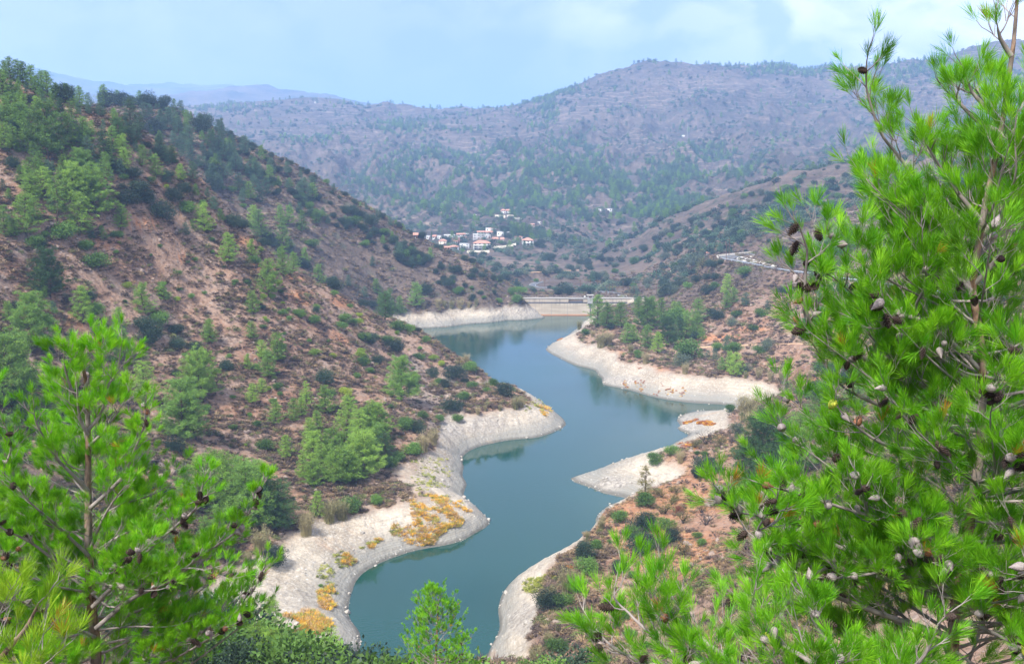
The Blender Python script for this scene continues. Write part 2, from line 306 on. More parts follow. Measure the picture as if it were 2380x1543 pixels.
INNER = [at_z(x, y, ZR)[0] for x, y in ((1803,621),(1772,615),(1745,609.5),(1722,606),(1711,602.5),(1714,599),(1727,596.3),(1740,594.5),(1760,592))]
INNER2 = [at_z(x, y, ZR)[0] for x, y in ((1806,618),(1782,612),(1766,606.5),(1750,602.5),(1741,600.5),(1742,598.8),(1750,597),(1758,595.5),(1772,593.5))]
OUTER, INNER, INNER2 = (catmull(l, 2.0) for l in (OUTER, INNER, INNER2))
def resample(l, n):
    P = np.array([list(p) for p in l]); c = np.concatenate([[0], np.cumsum(np.linalg.norm(np.diff(P, axis=0), axis=1))]); t = np.linspace(0, c[-1], n)
    return np.stack([np.interp(t, c, P[:, k]) for k in range(3)], -1)
shelf(OUTER, 2.5, 1.0, 8); shelf(INNER, 3, 2, 4); shelf(INNER2, 2, 1, 4); shelf(UPPER, 4, 1, 8); shelf(DAMROAD, 3.4, 1.2, 7); shelf(TRACK, 1.6, .5, 4); shelf(VTRACK, 1.8, .5, 5)
# the valley below the dam
DAMA = at_z(1205, 733, 0)[0]; DAMB = at_z(1492, 733, 0)[0]
# ---- picking ground points
def hit(x, y, dmin=60.0):
    a, b, c = (float(v) for v in ray(x, y))
    ds = np.exp(np.linspace(math.log(dmin), math.log(9000), 2600)); zz = CAMZ + c * ds
    g = grid_z(a * ds, b * ds); k = np.nonzero(g >= zz)[0]
    if len(k) == 0: return None
    k = k[0]
    if k == 0: d = ds[0]
    else:
        t = (zz[k - 1] - g[k - 1]) / ((zz[k - 1] - g[k - 1]) + (g[k] - zz[k]) + 1e-9); d = ds[k - 1] + (ds[k] - ds[k - 1]) * t
    return Vector((a * d, b * d, float(grid_z(a * d, b * d)[0]))), float(d)
# ---------------------------------------------------------------- materials
def new_mat(name):
    m = bpy.data.materials.new(name); m.use_nodes = True; t = m.node_tree; b = t.nodes['Principled BSDF']
    b.inputs['Roughness'].default_value = 0.85; b.inputs['Specular IOR Level'].default_value = 0.2
    return m, t, b
def plain(name, c, rough=0.8, spec=0.2, var=0.0, nscale=1.0, metallic=0.0):
    m, t, b = new_mat(name); b.inputs['Roughness'].default_value = rough; b.inputs['Specular IOR Level'].default_value = spec; b.inputs['Metallic'].default_value = metallic
    if var > 0:
        tc = t.nodes.new('ShaderNodeTexCoord'); n = t.nodes.new('ShaderNodeTexNoise'); n.inputs['Scale'].default_value = nscale; n.inputs['Detail'].default_value = 5
        t.links.new(tc.outputs['Object'], n.inputs[0])
        c2 = MIX(MR(n.outputs[0], 0.3, 0.7, 0, 1, t), [v * (1 - var) for v in c], [min(1, v * (1 + var)) for v in c], t)
        t.links.new(c2, b.inputs['Base Color'])
    else: b.inputs['Base Color'].default_value = (*c, 1)
    return m
def leaf_mat(name, c, var=0.5, trans=0.25, hue=0.0, alt=None, rough=0.55):
    m, t, b = new_mat(name); nd = t.nodes.new; lk = t.links.new
    b.inputs['Roughness'].default_value = rough
    oi = nd('ShaderNodeObjectInfo'); tc = nd('ShaderNodeTexCoord'); n = nd('ShaderNodeTexNoise'); n.inputs['Scale'].default_value = 7.0; n.inputs['Detail'].default_value = 3
    lk(tc.outputs['Object'], n.inputs[0])
    a = alt or [c[0] * 1.5, c[1] * 1.2, c[2] * 0.9]
    c1 = MIX(MR(n.outputs[0], 0.35, 0.65, 0, 1, t), [v * (1 - var) for v in c], [v * (1 + var) for v in c], t)
    c2 = MIX(MA('MULTIPLY', oi.outputs['Random'], 0.75, t), c1, a, t)
    hv = nd('ShaderNodeHueSaturation'); hv.inputs['Saturation'].default_value = 1.0
    lk(MR(oi.outputs['Random'], 0, 1, 0.8, 1.2, t), hv.inputs['Value']); lk(c2, hv.inputs['Color'])
    lk(hv.outputs[0], b.inputs['Base Color'])
    if trans > 0:
        tr = nd('ShaderNodeBsdfTranslucent'); lk(hv.outputs[0], tr.inputs[0]); mx = nd('ShaderNodeMixShader'); mx.inputs[0].default_value = trans
        lk(b.outputs[0], mx.inputs[1]); lk(tr.outputs[0], mx.inputs[2]); lk(mx.outputs[0], t.nodes['Material Output'].inputs[0])
    return m
# ---- ground
def ground_material():
    m, t, b = new_mat('ground'); nd = t.nodes.new; lk = t.links.new
    b.inputs['Roughness'].default_value = 0.95; b.inputs['Specular IOR Level'].default_value = 0.1
    at_ = nd('ShaderNodeAttribute'); at_.attribute_name = 'zone'; s = nd('ShaderNodeSeparateColor'); lk(at_.outputs['Color'], s.inputs[0])
    beach, rocky, farw = s.outputs[0], s.outputs[1], s.outputs[2]; orange = at_.outputs['Alpha']
    geo = nd('ShaderNodeNewGeometry'); pos = geo.outputs['Position']; sp = nd('ShaderNodeSeparateXYZ'); lk(pos, sp.inputs[0])
    def noise(scale, det=6, rough=0.55, dist=0.0, vec=None):
        n = nd('ShaderNodeTexNoise'); n.inputs['Scale'].default_value = scale; n.inputs['Detail'].default_value = det
        n.inputs['Roughness'].default_value = rough; n.inputs['Distortion'].default_value = dist; lk(vec or pos, n.inputs[0]); return n.outputs[0]
    # soils
    big = noise(0.018, 5); mid = noise(0.09, 6, 0.6); fine = noise(0.7, 6, 0.65); grit = noise(3.0, 4, 0.7)
    soil = MIX(MR(big, 0.36, 0.62, 0, 1, t), (0.240, 0.122, 0.070), (0.315, 0.192, 0.124), t)
    soil = MIX(MR(mid, 0.40, 0.66, 0, 1, t), soil, (0.265, 0.190, 0.145), t)
    soil = MIX(MR(mid, 0.46, 0.34, 0, 1, t), soil, (0.090, 0.058, 0.048), t)
    og = MA('MAXIMUM', orange, MR(noise(0.045, 5, 0.6, 0.4), 0.64, 0.74, 0, 0.75, t), t)
    soil = MIX(og, soil, (0.46, 0.20, 0.085), t)
    # stones and grit
    soil = MIX(MR(fine, 0.52, 0.72, 0, 0.7, t), soil, (0.40, 0.32, 0.265), t)
    soil = MIX(MR(fine, 0.46, 0.32, 0, 0.75, t), soil, (0.10, 0.068, 0.052), t)
    vor = nd('ShaderNodeTexVoronoi'); vor.inputs['Scale'].default_value = 0.9; lk(pos, vor.inputs['Vector'])
    soil = MIX(MR(vor.outputs['Distance'], 0.30, 0.18, 0, 0.55, t), soil, (0.095, 0.07, 0.055), t)
    # rock
    rk = MIX(MR(noise(0.6, 8, 0.7, 0.6), 0.35, 0.65, 0, 1, t), (0.12, 0.09, 0.075), (0.40, 0.325, 0.27), t)
    soil = MIX(rocky, soil, rk, t)
    # far hills: greyer, partly distance haze put into the colour, with bush speckle and pale terrace walls
    wv = MR(noise(0.012, 3), 0.3, 0.7, -6.0, 6.0, t)
    tz = MA('ADD', sp.outputs['Z'], wv, t)
    strp = MA('FRACT', MA('MULTIPLY', tz, 0.125, t), 0.0, t)
    stm = MA('MULTIPLY', MR(strp, 0.80, 0.92, 0, 1, t), MR(noise(0.006, 3), 0.46, 0.58, 0, 1, t), t)
    fs = MIX(MR(noise(0.008, 5, 0.6), 0.36, 0.62, 0, 1, t), (0.062, 0.055, 0.048), (0.125, 0.098, 0.080), t)
    fs = MIX(MR(noise(0.05, 7, 0.7), 0.50, 0.66, 0, 0.6, t), fs, (0.23, 0.165, 0.13), t)
    fs = MIX(MA('MULTIPLY', stm, 0.55, t), fs, (0.34, 0.26, 0.20), t)
    fs = MIX(MR(noise(0.035, 8, 0.75), 0.50, 0.36, 0, 0.85, t), fs, (0.040, 0.034, 0.034), t)
    v2 = nd('ShaderNodeTexVoronoi'); v2.inputs['Scale'].default_value = 0.11; v2.inputs['Randomness'].default_value = 1.0; lk(pos, v2.inputs['Vector'])
    fs = MIX(MA('MULTIPLY', MR(v2.outputs['Distance'], 0.36, 0.26, 0, 0.8, t), MR(noise(0.02, 4), 0.40, 0.52, 0.1, 1, t), t), fs, (0.035, 0.055, 0.034), t)
    dst = nd('ShaderNodeVectorMath'); dst.operation = 'LENGTH'; lk(pos, dst.inputs[0])
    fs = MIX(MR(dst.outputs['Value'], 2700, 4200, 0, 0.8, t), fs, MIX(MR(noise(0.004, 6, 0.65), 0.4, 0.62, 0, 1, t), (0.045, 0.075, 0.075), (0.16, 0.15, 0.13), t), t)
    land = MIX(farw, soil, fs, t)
    # draw-down band: pale silt, grey near the water, fine stranded lines that follow the level
    lines = MA('SINE', MA('MULTIPLY', MA('ADD', sp.outputs['Z'], MR(noise(0.15, 3), 0, 1, -0.3, 0.3, t), t), 21.0, t), 0.0, t)
    sb = MIX(MR(noise(0.06, 5, 0.6), 0.36, 0.62, 0, 1, t), (0.29, 0.24, 0.185), (0.50, 0.43, 0.34), t)
    sb = MIX(MR(noise(0.5, 7, 0.7), 0.47, 0.34, 0, 0.75, t), sb, (0.25, 0.23, 0.205), t)
    sb = MIX(MR(noise(1.6, 6, 0.75), 0.50, 0.62, 0, 0.8, t), sb, (0.56, 0.51, 0.44), t)
    low = MR(MA('ADD', sp.outputs['Z'], MR(noise(0.11, 4), 0, 1, -1.4, 1.4, t), t), 4.0, 1.6, 0, 1, t)
    sb = MIX(MA('MULTIPLY', low, 0.85, t), sb, (0.245, 0.24, 0.215), t)
    rings = MA('SINE', MA('MULTIPLY', MA('ADD', sp.outputs['Z'], MR(noise(0.05, 4), 0, 1, -0.9, 0.9, t), t), 6.5, t), 0.0, t)
    sb = MIX(MR(rings, 0.3, 0.95, 0, 0.25, t), sb, (0.25, 0.215, 0.17), t)
    sb = MIX(MA('MULTIPLY', MR(lines, 0.0, 1.0, 0, 0.35, t), MR(sp.outputs['Z'], 5.5, 1.5, 0.15, 1, t), t), sb, (0.17, 0.155, 0.135), t)
    rs = MIX(MR(noise(0.9, 8, 0.75, 0.8), 0.34, 0.64, 0, 1, t), (0.14, 0.122, 0.105), (0.47, 0.425, 0.37), t)
    sb = MIX(rocky, sb, rs, t)
    sb = MIX(MR(sp.outputs['Z'], 0.75, 0.25, 0, 0.8, t), sb, (0.115, 0.11, 0.095), t)
    # scattered bleached stones
    v3 = nd('ShaderNodeTexVoronoi'); v3.inputs['Scale'].default_value = 0.8; lk(pos, v3.inputs['Vector'])
    sb = MIX(MA('MULTIPLY', MR(v3.outputs['Distance'], 0.2, 0.12, 0, 0.8, t), MR(noise(0.12, 3), 0.45, 0.6, 0, 1, t), t), sb, (0.62, 0.59, 0.54), t)
    sb = MIX(MR(noise(0.10, 4, 0.6, 0.5), 0.62, 0.72, 0, 0.30, t), sb, (0.50, 0.30, 0.17), t)
    c = MIX(beach, land, sb, t)
    lk(c, b.inputs['Base Color'])
    bp = nd('ShaderNodeBump'); bp.inputs['Strength'].default_value = 0.9; bp.inputs['Distance'].default_value = 0.6
    hgt = MA('ADD', MA('MULTIPLY', fine, 1.2, t), MA('MULTIPLY', noise(0.25, 7, 0.65), 2.0, t), t)
    lk(hgt, bp.inputs['Height'])
    bp2 = nd('ShaderNodeBump'); bp2.inputs['Strength'].default_value = 1.0; lk(MR(farw, 0, 1, 0.0, 9.0, t), bp2.inputs['Distance'])
    lk(noise(0.03, 8, 0.65), bp2.inputs['Height']); lk(bp.outputs[0], bp2.inputs['Normal']); lk(bp2.outputs[0], b.inputs['Normal'])
    return m
M_GROUND = ground_material()
def water_material():
    m, t, b = new_mat('water'); nd = t.nodes.new; lk = t.links.new
    geo = nd('ShaderNodeNewGeometry'); n = nd('ShaderNodeTexNoise'); n.inputs['Scale'].default_value = 0.012; n.inputs['Detail'].default_value = 3; lk(geo.outputs['Position'], n.inputs[0])
    lk(MIX(MR(n.outputs[0], 0.35, 0.65, 0, 1, t), (0.007, 0.042, 0.031), (0.010, 0.056, 0.045), t), b.inputs['Base Color'])
    b.inputs['Roughness'].default_value = 0.07; b.inputs['IOR'].default_value = 1.36; b.inputs['Specular IOR Level'].default_value = 0.5
    mp = nd('ShaderNodeMapping'); mp.inputs['Scale'].default_value = (0.55, 1.0, 1); mp.inputs['Rotation'].default_value = (0, 0, 0.5); lk(geo.outputs['Position'], mp.inputs[0])
    a = nd('ShaderNodeTexNoise'); a.inputs['Scale'].default_value = 1.5; a.inputs['Detail'].default_value = 3; lk(mp.outputs[0], a.inputs[0])
    g = nd('ShaderNodeTexNoise'); g.inputs['Scale'].default_value = 0.016; g.inputs['Detail'].default_value = 3; lk(geo.outputs['Position'], g.inputs[0])
    bp = nd('ShaderNodeBump'); lk(MR(g.outputs[0], 0.42, 0.58, 0.02, 0.42, t), bp.inputs['Strength']); bp.inputs['Distance'].default_value = 0.10
    lk(a.outputs[0], bp.inputs['Height']); lk(bp.outputs[0], b.inputs['Normal'])
    return m
# ---- ground zones per vertex
lake_side = (Y < 560) | ((X < 20) & (Y < 565))
edge = 7.0 + 1.0 * fbm(X / 22, Y / 22, 3, 201)
beachw = smooth01((edge - ZB + 0.5 * fbm(X / 5, Y / 5, 2, 203)) / 1.5) * smooth01((577 - Y + 0 * X) / 10) * (Dg > 90)
PX, PY = proj(X, Y, Z)
def blob(cx, cy, rx, ry, soft=0.5):
    d = np.hypot((PX - cx) / rx, (PY - cy) / ry) + 0.35 * fbm(PX / 25, PY / 25, 3, 301)
    return (1 - smooth01((d - 1 + soft) / soft)) * (Y > 0)
for a in ((1095, 866, 75, 32), (1168, 903, 38, 20), (1020, 818, 60, 28)): beachw = beachw * (1 - np.clip(blob(*a) * 1.6, 0, 1))
gx = np.gradient(Z, axis=0); gy = np.gradient(Z, axis=1)
dX = np.gradient(U, axis=0) * Dg; dY = np.gradient(Dg, axis=1)
slope = np.hypot(gx / np.maximum(dX, 1e-6), gy / np.maximum(dY, 1e-6))
rockyw = smooth01((slope - 2.3 + 0.25 * fbm(X / 14, Y / 14, 3, 211)) / 0.25)
rockyw = np.maximum(rockyw, smooth01((fbm(X / 30, Y / 30, 3, 215) - 0.34) / 0.12) * 0.35 * (Dg < 1200))
farwt = 0.78 * smooth01((Dg - 430) / 80) + 0.22 * smooth01((Dg - 600) / 400)  # greys the soil from the second spur on, painting in distance haze
PX, PY = proj(X, Y, Z)
def blob(cx, cy, rx, ry, soft=0.5):
    d = np.hypot((PX - cx) / rx, (PY - cy) / ry) + 0.35 * fbm(PX / 25, PY / 25, 3, 301)
    return (1 - smooth01((d - 1 + soft) / soft)) * (Y > 0)
org = np.zeros_like(Z)
for a in [(1050,765,0,0)]: pass
for cx, cy, rx, ry in [(1790,578,48,38),(795,700,35,22),(700,690,40,25),(560,560,60,14),(330,520,50,12),(250,560,60,20),(180,745,40,15),(50,720,50,18),(690,640,45,20),(1640,785,90,12),(1750,765,60,8),(1500,860,60,14),(1420,820,40,10),(1770,960,60,16),(1680,1020,60,12),(1500,1420,60,30),(1600,1260,50,30),(1480,672,22,6),(1530,700,22,5),(430,600,30,10),(1900,880,50,10),(620,620,60,10)]:
    org = np.maximum(org, blob(cx, cy, rx, ry) * (0.85 if beachw.shape else 1))
org = np.maximum(org, 0.55 * blob(1570, 1200, 210, 190)) 
org *= (1 - beachw) * 0.85
rk2 = np.zeros_like(Z)
for cx, cy, rx, ry in [(1040,985,60,45),(1000,920,60,40),(960,870,35,50),(1120,985,80,25),(1210,720,60,22),(1795,582,50,40),(830,640,60,15),(400,780,50,15),(1640,1080,40,10),(1420,1125,60,20),(1600,985,40,22),(1450,885,70,14),(1230,1440,60,60)]:
    rk2 = np.maximum(rk2, blob(cx, cy, rx, ry))
rockyw = np.maximum(rockyw, rk2 * 0.85)
na, nl = Z.shape
idx = np.arange(na * nl).reshape(na, nl)
Fq = np.stack([idx[:-1, :-1], idx[1:, :-1], idx[1:, 1:], idx[:-1, 1:]], -1).reshape(-1, 4)[:, ::-1]
Vt = np.stack([X, Y, Z], -1).reshape(-1, 3)
# join the seam at azimuth 180 and close the middle under the camera
i0 = np.arange(nl)
cz = Z[:, 0].mean(); Vt = np.concatenate([Vt, [[0, 0, cz]]])
zone = np.stack([beachw, np.clip(rockyw, 0, 1), farwt, np.clip(org, 0, 1)], -1).reshape(-1, 4)
zone = np.concatenate([zone, [[0, 0, 0, 0]]])
gme = mesh_np('ground', Vt, Fq[:, ::-1] if False else Fq, M_GROUND, True, {'zone': ('FLOAT_COLOR', 'POINT', zone)})
ground = tag(link('ground', gme), kind='structure')
# lake: a sheet reaching under the banks, kept on the reservoir side of the dam
LK = [(-260, 90), (260, 90), (300, 330), (120, 470), (85, 553), (3, 565), (-150, 600), (-260, 500)]
bm = bmesh.new(); bm.faces.new([bm.verts.new((x, y, 0)) for x, y in LK]); wm = bpy.data.meshes.new('lake'); bm.to_mesh(wm); bm.free()
wm.materials.append(water_material()); lake = tag(link('lake', wm), kind='structure')
# ---------------------------------------------------------------- built things: roads, dam, village
def ribbon(name, line, off0, off1, dz, mat, skirt=0.0):
    """strip along a centre line between two lateral offsets (metres to the left are negative)"""
    P = np.array([list(p) for p in line]); T = unit(np.gradient(P, axis=0) * [1, 1, 0]); S = np.stack([T[:, 1], -T[:, 0], T[:, 0] * 0], -1)
    A_ = P + S * off0 + [0, 0, dz]; B_ = P + S * off1 + [0, 0, dz]; n = len(P)
    rows = [A_, B_] if not skirt else [A_ - [0, 0, skirt], A_, B_, B_ - [0, 0, skirt]]; k = len(rows)
    V = np.stack(rows, 1).reshape(-1, 3); i = np.arange(n - 1)[:, None] * k; j = np.arange(k - 1)[None]
    return mesh_np(name, V, np.stack([i + j, i + j + 1, i + k + j + 1, i + k + j], -1).reshape(-1, 4), mat)
def unit(v): return v / np.maximum(np.linalg.norm(v, axis=-1, keepdims=True), 1e-9)
ASPH = plain('asphalt', (0.12, 0.123, 0.13), 0.85, 0.2, 0.15, 0.6); WHITE = plain('white_paint', (0.72, 0.72, 0.70), 0.7); CONC = plain('concrete_pale', (0.50, 0.475, 0.43), 0.9, 0.1, 0.12, 0.4)
DIRT = plain('dirt_track', (0.46, 0.30, 0.19), 0.95, 0.1, 0.2, 0.3); GALV = plain('galvanised', (0.42, 0.46, 0.52), 0.45, 0.5); POLEM = plain('pole_wood', (0.14, 0.075, 0.05), 0.9, 0.1)
DAMM0 = plain('parapet_stone', (.40, .37, .33), .9, .1, .15, 1)
def edge_off(line, side): return line
for nm, ln, w_, dz in (('road', UPPER, 3.2, .05), ('road', DAMROAD, 2.6, .05)):
    tag(link(nm, ribbon(nm, ln, -w_, w_, dz, ASPH, 0.5)), kind='structure')
    for s in (-1, 1): tag(link('road_marking', ribbon('road_marking', ln, s * (w_ - .35) - .07, s * (w_ - .35) + .07, dz + .012, WHITE)), kind='structure')
tag(link('dirt_track', ribbon('dirt_track', TRACK, -1.5, 1.5, .04, DIRT, .4)), kind='structure'); tag(link('dirt_track', ribbon('dirt_track', VTRACK, -1.6, 1.6, .06, DIRT, .4)), kind='structure')
def side_of(line, q):
    P = np.array([list(p)[:2] for p in line]); k = ((P - q) ** 2).sum(1).argmin(); k = min(max(k, 1), len(P) - 2); t = P[k + 1] - P[k - 1]; r_ = np.array([t[1], -t[0]]); return 1 if (q - P[k]) @ r_ > 0 else -1
def strip(name, a, b, dz, mat):
    n = 60; A_ = resample(a, n) + [0, 0, dz]; B_ = resample(b, n) + [0, 0, dz]; i = np.arange(n - 1)
    return mesh_np(name, np.concatenate([A_, B_]), np.stack([i, i + 1, n + i + 1, n + i], -1), mat)
tag(link('road', strip('road', OUTER, INNER, .05, ASPH)), kind='structure'); tag(link('road_apron', strip('road_apron', INNER, INNER2, .06, CONC)), kind='structure')
tag(link('road_marking', ribbon('road_marking', [Vector(p) for p in resample(OUTER, 60)], .3, .42, .07, WHITE)), kind='structure')
def low_wall(name, line, off, h, t_, mat, lab, cat='wall'):
    return tag(link(name, ribbon(name, line, off - t_ / 2, off + t_ / 2, h, mat, h + .6)), lab, cat)
nO = len(OUTER)
low_wall('parapet_wall', OUTER[int(nO * .58):], 0, 1.0, .5, DAMM0, 'low pale wall round the outside of the hairpin bend')
def guard_rail(line, off, lab, step=3):
    root = empty('guard_rail', line[0]); P0 = np.array(list(line[0]))
    def loc_line(h): return [Vector(list(np.array(list(p)) - P0)) + Vector((0, 0, h)) for p in line]
    L_ = np.array([list(p) for p in loc_line(0)]); T = unit(np.gradient(L_, axis=0) * [1, 1, 0]); S = np.stack([T[:, 1], -T[:, 0], T[:, 0] * 0], -1); E_ = L_ + S * off; n = len(E_)
    t_ = S * .05; rows = [E_ - t_ + [0, 0, .45], E_ - t_ + [0, 0, .85], E_ + t_ + [0, 0, .85], E_ + t_ + [0, 0, .45]]; V = np.stack(rows, 1).reshape(-1, 3); i = np.arange(n - 1)[:, None] * 4; j = np.arange(4)[None]
    link('rail', mesh_np('rail', V, np.stack([i + j, i + (j + 1) % 4, i + 4 + (j + 1) % 4, i + 4 + j], -1).reshape(-1, 4), GALV), root)
    pm = box_mesh('post', (-.06, -.06, -.5), (.06, .06, .8), GALV)
    for q in range(0, n, step): o = link('post', pm, root); o.location = Vector(list(E_[q] - S[q] * .12 * (1 if off > 0 else -1)))
    return tag(root, lab, 'guard rail')
def box_mesh(name, lo, hi, mat):
    v = [(x, y, z) for x in (lo[0], hi[0]) for y in (lo[1], hi[1]) for z in (lo[2], hi[2])]
    return mesh_np(name, v, [(0, 1, 3, 2), (4, 6, 7, 5), (0, 4, 5, 1), (2, 3, 7, 6), (0, 2, 6, 4), (1, 5, 7, 3)], mat)
guard_rail(OUTER[:int(nO * .56)], .15, 'grey steel guard rail on the near edge of the hairpin road')
sU = side_of(UPPER, np.array([0.0, 300.0])); guard_rail(UPPER, sU * 3.6, 'long grey guard rail behind the right foreground pine', 2)
# ---- dam
def dam_mat():
    m, t, b = new_mat('dam_concrete'); nd = t.nodes.new; lk = t.links.new; b.inputs['Roughness'].default_value = .9
    geo = nd('ShaderNodeNewGeometry'); sp = nd('ShaderNodeSeparateXYZ'); lk(geo.outputs['Position'], sp.inputs[0])
    def nz(s, sc3, det=5): mp = nd('ShaderNodeMapping'); mp.inputs['Scale'].default_value = sc3; lk(geo.outputs['Position'], mp.inputs[0]); n = nd('ShaderNodeTexNoise'); n.inputs['Scale'].default_value = s; n.inputs['Detail'].default_value = det; lk(mp.outputs[0], n.inputs[0]); return n.outputs[0]
    c = MIX(MR(nz(.5, (.2, .2, 1.6)), .4, .6, 0, 1, t), (.40, .335, .26), (.50, .43, .345), t)
    streak = MA('MULTIPLY', MR(nz(1.1, (1, 1, .05)), .48, .66, 0, 1, t), MR(sp.outputs[2], 5.2, 7.6, .12, .9, t), t); c = MIX(streak, c, (.20, .165, .14), t)
    c = MIX(MR(sp.outputs[2], 6.2, 7.2, 0, .35, t), c, (.36, .31, .26), t); c = MIX(MR(sp.outputs[2], .9, .3, 0, .9, t), c, (.50, .22, .11), t)
    lk(c, b.inputs['Base Color']); return m
DAMM = dam_mat(); SLAB = plain('dam_cap', (.36, .335, .30), .9, .1, .1, 1); DARKB = plain('dam_ledge', (.075, .08, .10), .9); LGREY = plain('light_paint', (.33, .32, .31), .8)
dl = (DAMB - DAMA).length; dv = (DAMB - DAMA).normalized(); rzD = math.atan2(dv.y, dv.x); dam = empty('dam', DAMA, rzD); tag(dam, 'long concrete dam wall closing the lake under the village', 'dam')
def prism_x(name, x0, x1, prof, mat, parent):
    k = len(prof); V = [(x0, y, z) for y, z in prof] + [(x1, y, z) for y, z in prof]; bm = bmesh.new(); vs = [bm.verts.new(v) for v in V]
    bm.faces.new(vs[:k][::-1]); bm.faces.new(vs[k:])
    for i in range(k): bm.faces.new([vs[i], vs[(i + 1) % k], vs[k + (i + 1) % k], vs[k + i]])
    bmesh.ops.recalc_face_normals(bm, faces=bm.faces); me = bpy.data.meshes.new(name); bm.to_mesh(me); bm.free(); me.materials.append(mat); return link(name, me, parent)
pxm = dl / (1492 - 1205)
def dx(vx): return (vx - 1205) * pxm
prism_x('wall', -4, dl + 6, [(0, -14), (0, 7.35), (4.2, 7.35), (4.2, 5), (12, -14)], DAMM, dam)
prism_x('ledge', -3, dl + 5, [(-.12, 7.0), (-.12, 7.5), (4.1, 7.5), (4.1, 7.36)], DARKB, dam)
n0, n1 = dx(1321), dx(1355)
for a, b in ((-2, n0), (n1, dl + 5)): prism_x('crest_wall', a, b, [(.25, 7.5), (.25, 9.5), (3.2, 9.5), (3.2, 7.5)], DAMM, dam)
prism_x('crest_slab', -2, n0 - .002, [(.0, 9.5), (.0, 9.75), (3.4, 9.75), (3.4, 9.5)], SLAB, dam); prism_x('crest_slab', n1 + .002, dl + 5, [(.0, 9.5), (.0, 9.75), (3.4, 9.75), (3.4, 9.5)], SLAB, dam)
prism_x('footbridge', n0, n1, [(.6, 9.2), (.6, 9.72), (2.9, 9.72), (2.9, 9.2)], LGREY, dam)
for vx in (1245, 1282, 1319, 1372, 1431): prism_x('joint', dx(vx) - .12, dx(vx) + .12, [(-.05, 0.2), (-.05, 7.0), (.02, 7.0), (.02, .2)], plain('joint', (.30, .27, .24)), dam)
fen = empty('railing', DAMA, rzD); tag(fen, 'thin grey railing along the crest of the dam', 'railing'); pm = box_mesh('post', (-.045, -.045, 0), (.045, .045, 1.15), LGREY)
for i in range(int((dl + 5) / 1.6)): o = link('post', pm, fen); o.location = (-1.6 + i * 1.6, .35, 9.72)
for zz in (10.3, 10.85): link('rail', box_mesh('rail', (-2, .32, zz - .03), (dl + 4.8, .38, zz + .03), LGREY), fen)
hut = empty('valve_hut', DAMA + Vector((dv.x, dv.y, 0)) * dx(1371), rzD); tag(hut, 'small flat roofed valve hut jutting from the dam crest', 'hut')
prism_x('wall', -1.5, 1.5, [(-1.6, 6.9), (-1.6, 9.76), (-1.6, 11.4), (.9, 11.4), (.9, 9.76), (-.13, 9.76), (-.13, 6.9)], LGREY, hut); prism_x('roof', -1.9, 1.9, [(-2.0, 11.4), (-2.0, 11.75), (1.3, 11.75), (1.3, 11.4)], SLAB, hut)
link('window', box_mesh('window', (-.75, -1.63, 10.2), (.75, -1.58, 10.9), plain('hut_glass', (.10, .035, .03), .4)), hut)
link('pipe', box_mesh('pipe', (-.12, -.75, -3), (.12, -.51, 6.9), DARKB), hut); link('mast', box_mesh('mast', (.9, 0, 11.7), (.97, .07, 14.3), LGREY), hut)
sign = empty('warning_box', DAMA + Vector((dv.x, dv.y, 0)) * dx(1359), rzD); tag(sign, 'small white cabinet on the dam by the footbridge', 'cabinet'); link('body', box_mesh('body', (-.45, .5, 9.75), (.45, 1.1, 11.1), WHITE), sign); link('lid', box_mesh('lid', (-.5, .45, 11.1), (.5, 1.15, 11.16), LGREY), sign)
# ---- utility poles
wire = None
def pole(x, yb, yt, lab, arm=True):
    h = hit(x, yb)
    if h is None: return
    p, d = h; H = max(5.5, (yb - yt) / FV * d); root = empty('utility_pole', (p.x, p.y, p.z)); tag(root, lab, 'pole', 'wooden utility poles')
    k = 7; a = np.arange(k) / k * 6.283; V = np.concatenate([np.stack([np.cos(a) * .16, np.sin(a) * .16, a * 0 - .5], -1), np.stack([np.cos(a) * .11, np.sin(a) * .11, a * 0 + H], -1)])
    F = [(i, (i + 1) % k, k + (i + 1) % k, k + i) for i in range(k)]; link('post', mesh_np('post', V, F, POLEM), root)
    if arm: link('crossarm', box_mesh('crossarm', (-.9, -.07, H - .6), (.9, .07, H - .45), POLEM), root)
for i, (x, yb, yt, w_) in enumerate([(1687.5, 607, 568, 'left of the pair at the hairpin bend'), (1694, 596, 557, 'right of the pair at the hairpin bend'), (1266, 668, 655, 'leftmost along the valley road'), (1327, 667, 649, 'second from left along the valley road'), (1349, 668, 649, 'above the dam footbridge'), (1372, 674, 649, 'directly above the valve hut'), (1388, 673, 655, 'just right of the valve hut'), (1410, 684, 665, 'at the dam road bend, left of three'), (1417, 680, 664, 'at the dam road bend, middle of three'), (1424, 680, 661, 'at the dam road bend, right of three'), (1448, 672, 654, 'under the olive trees right of the road'), (1474, 686, 667, 'at the dam right end'), (1525, 646, 626, 'beside the big olive above the dam road'), (1526, 684, 660, 'on the slope right of the dam')]): pole(x, yb, yt, 'dark wooden utility pole ' + w_)
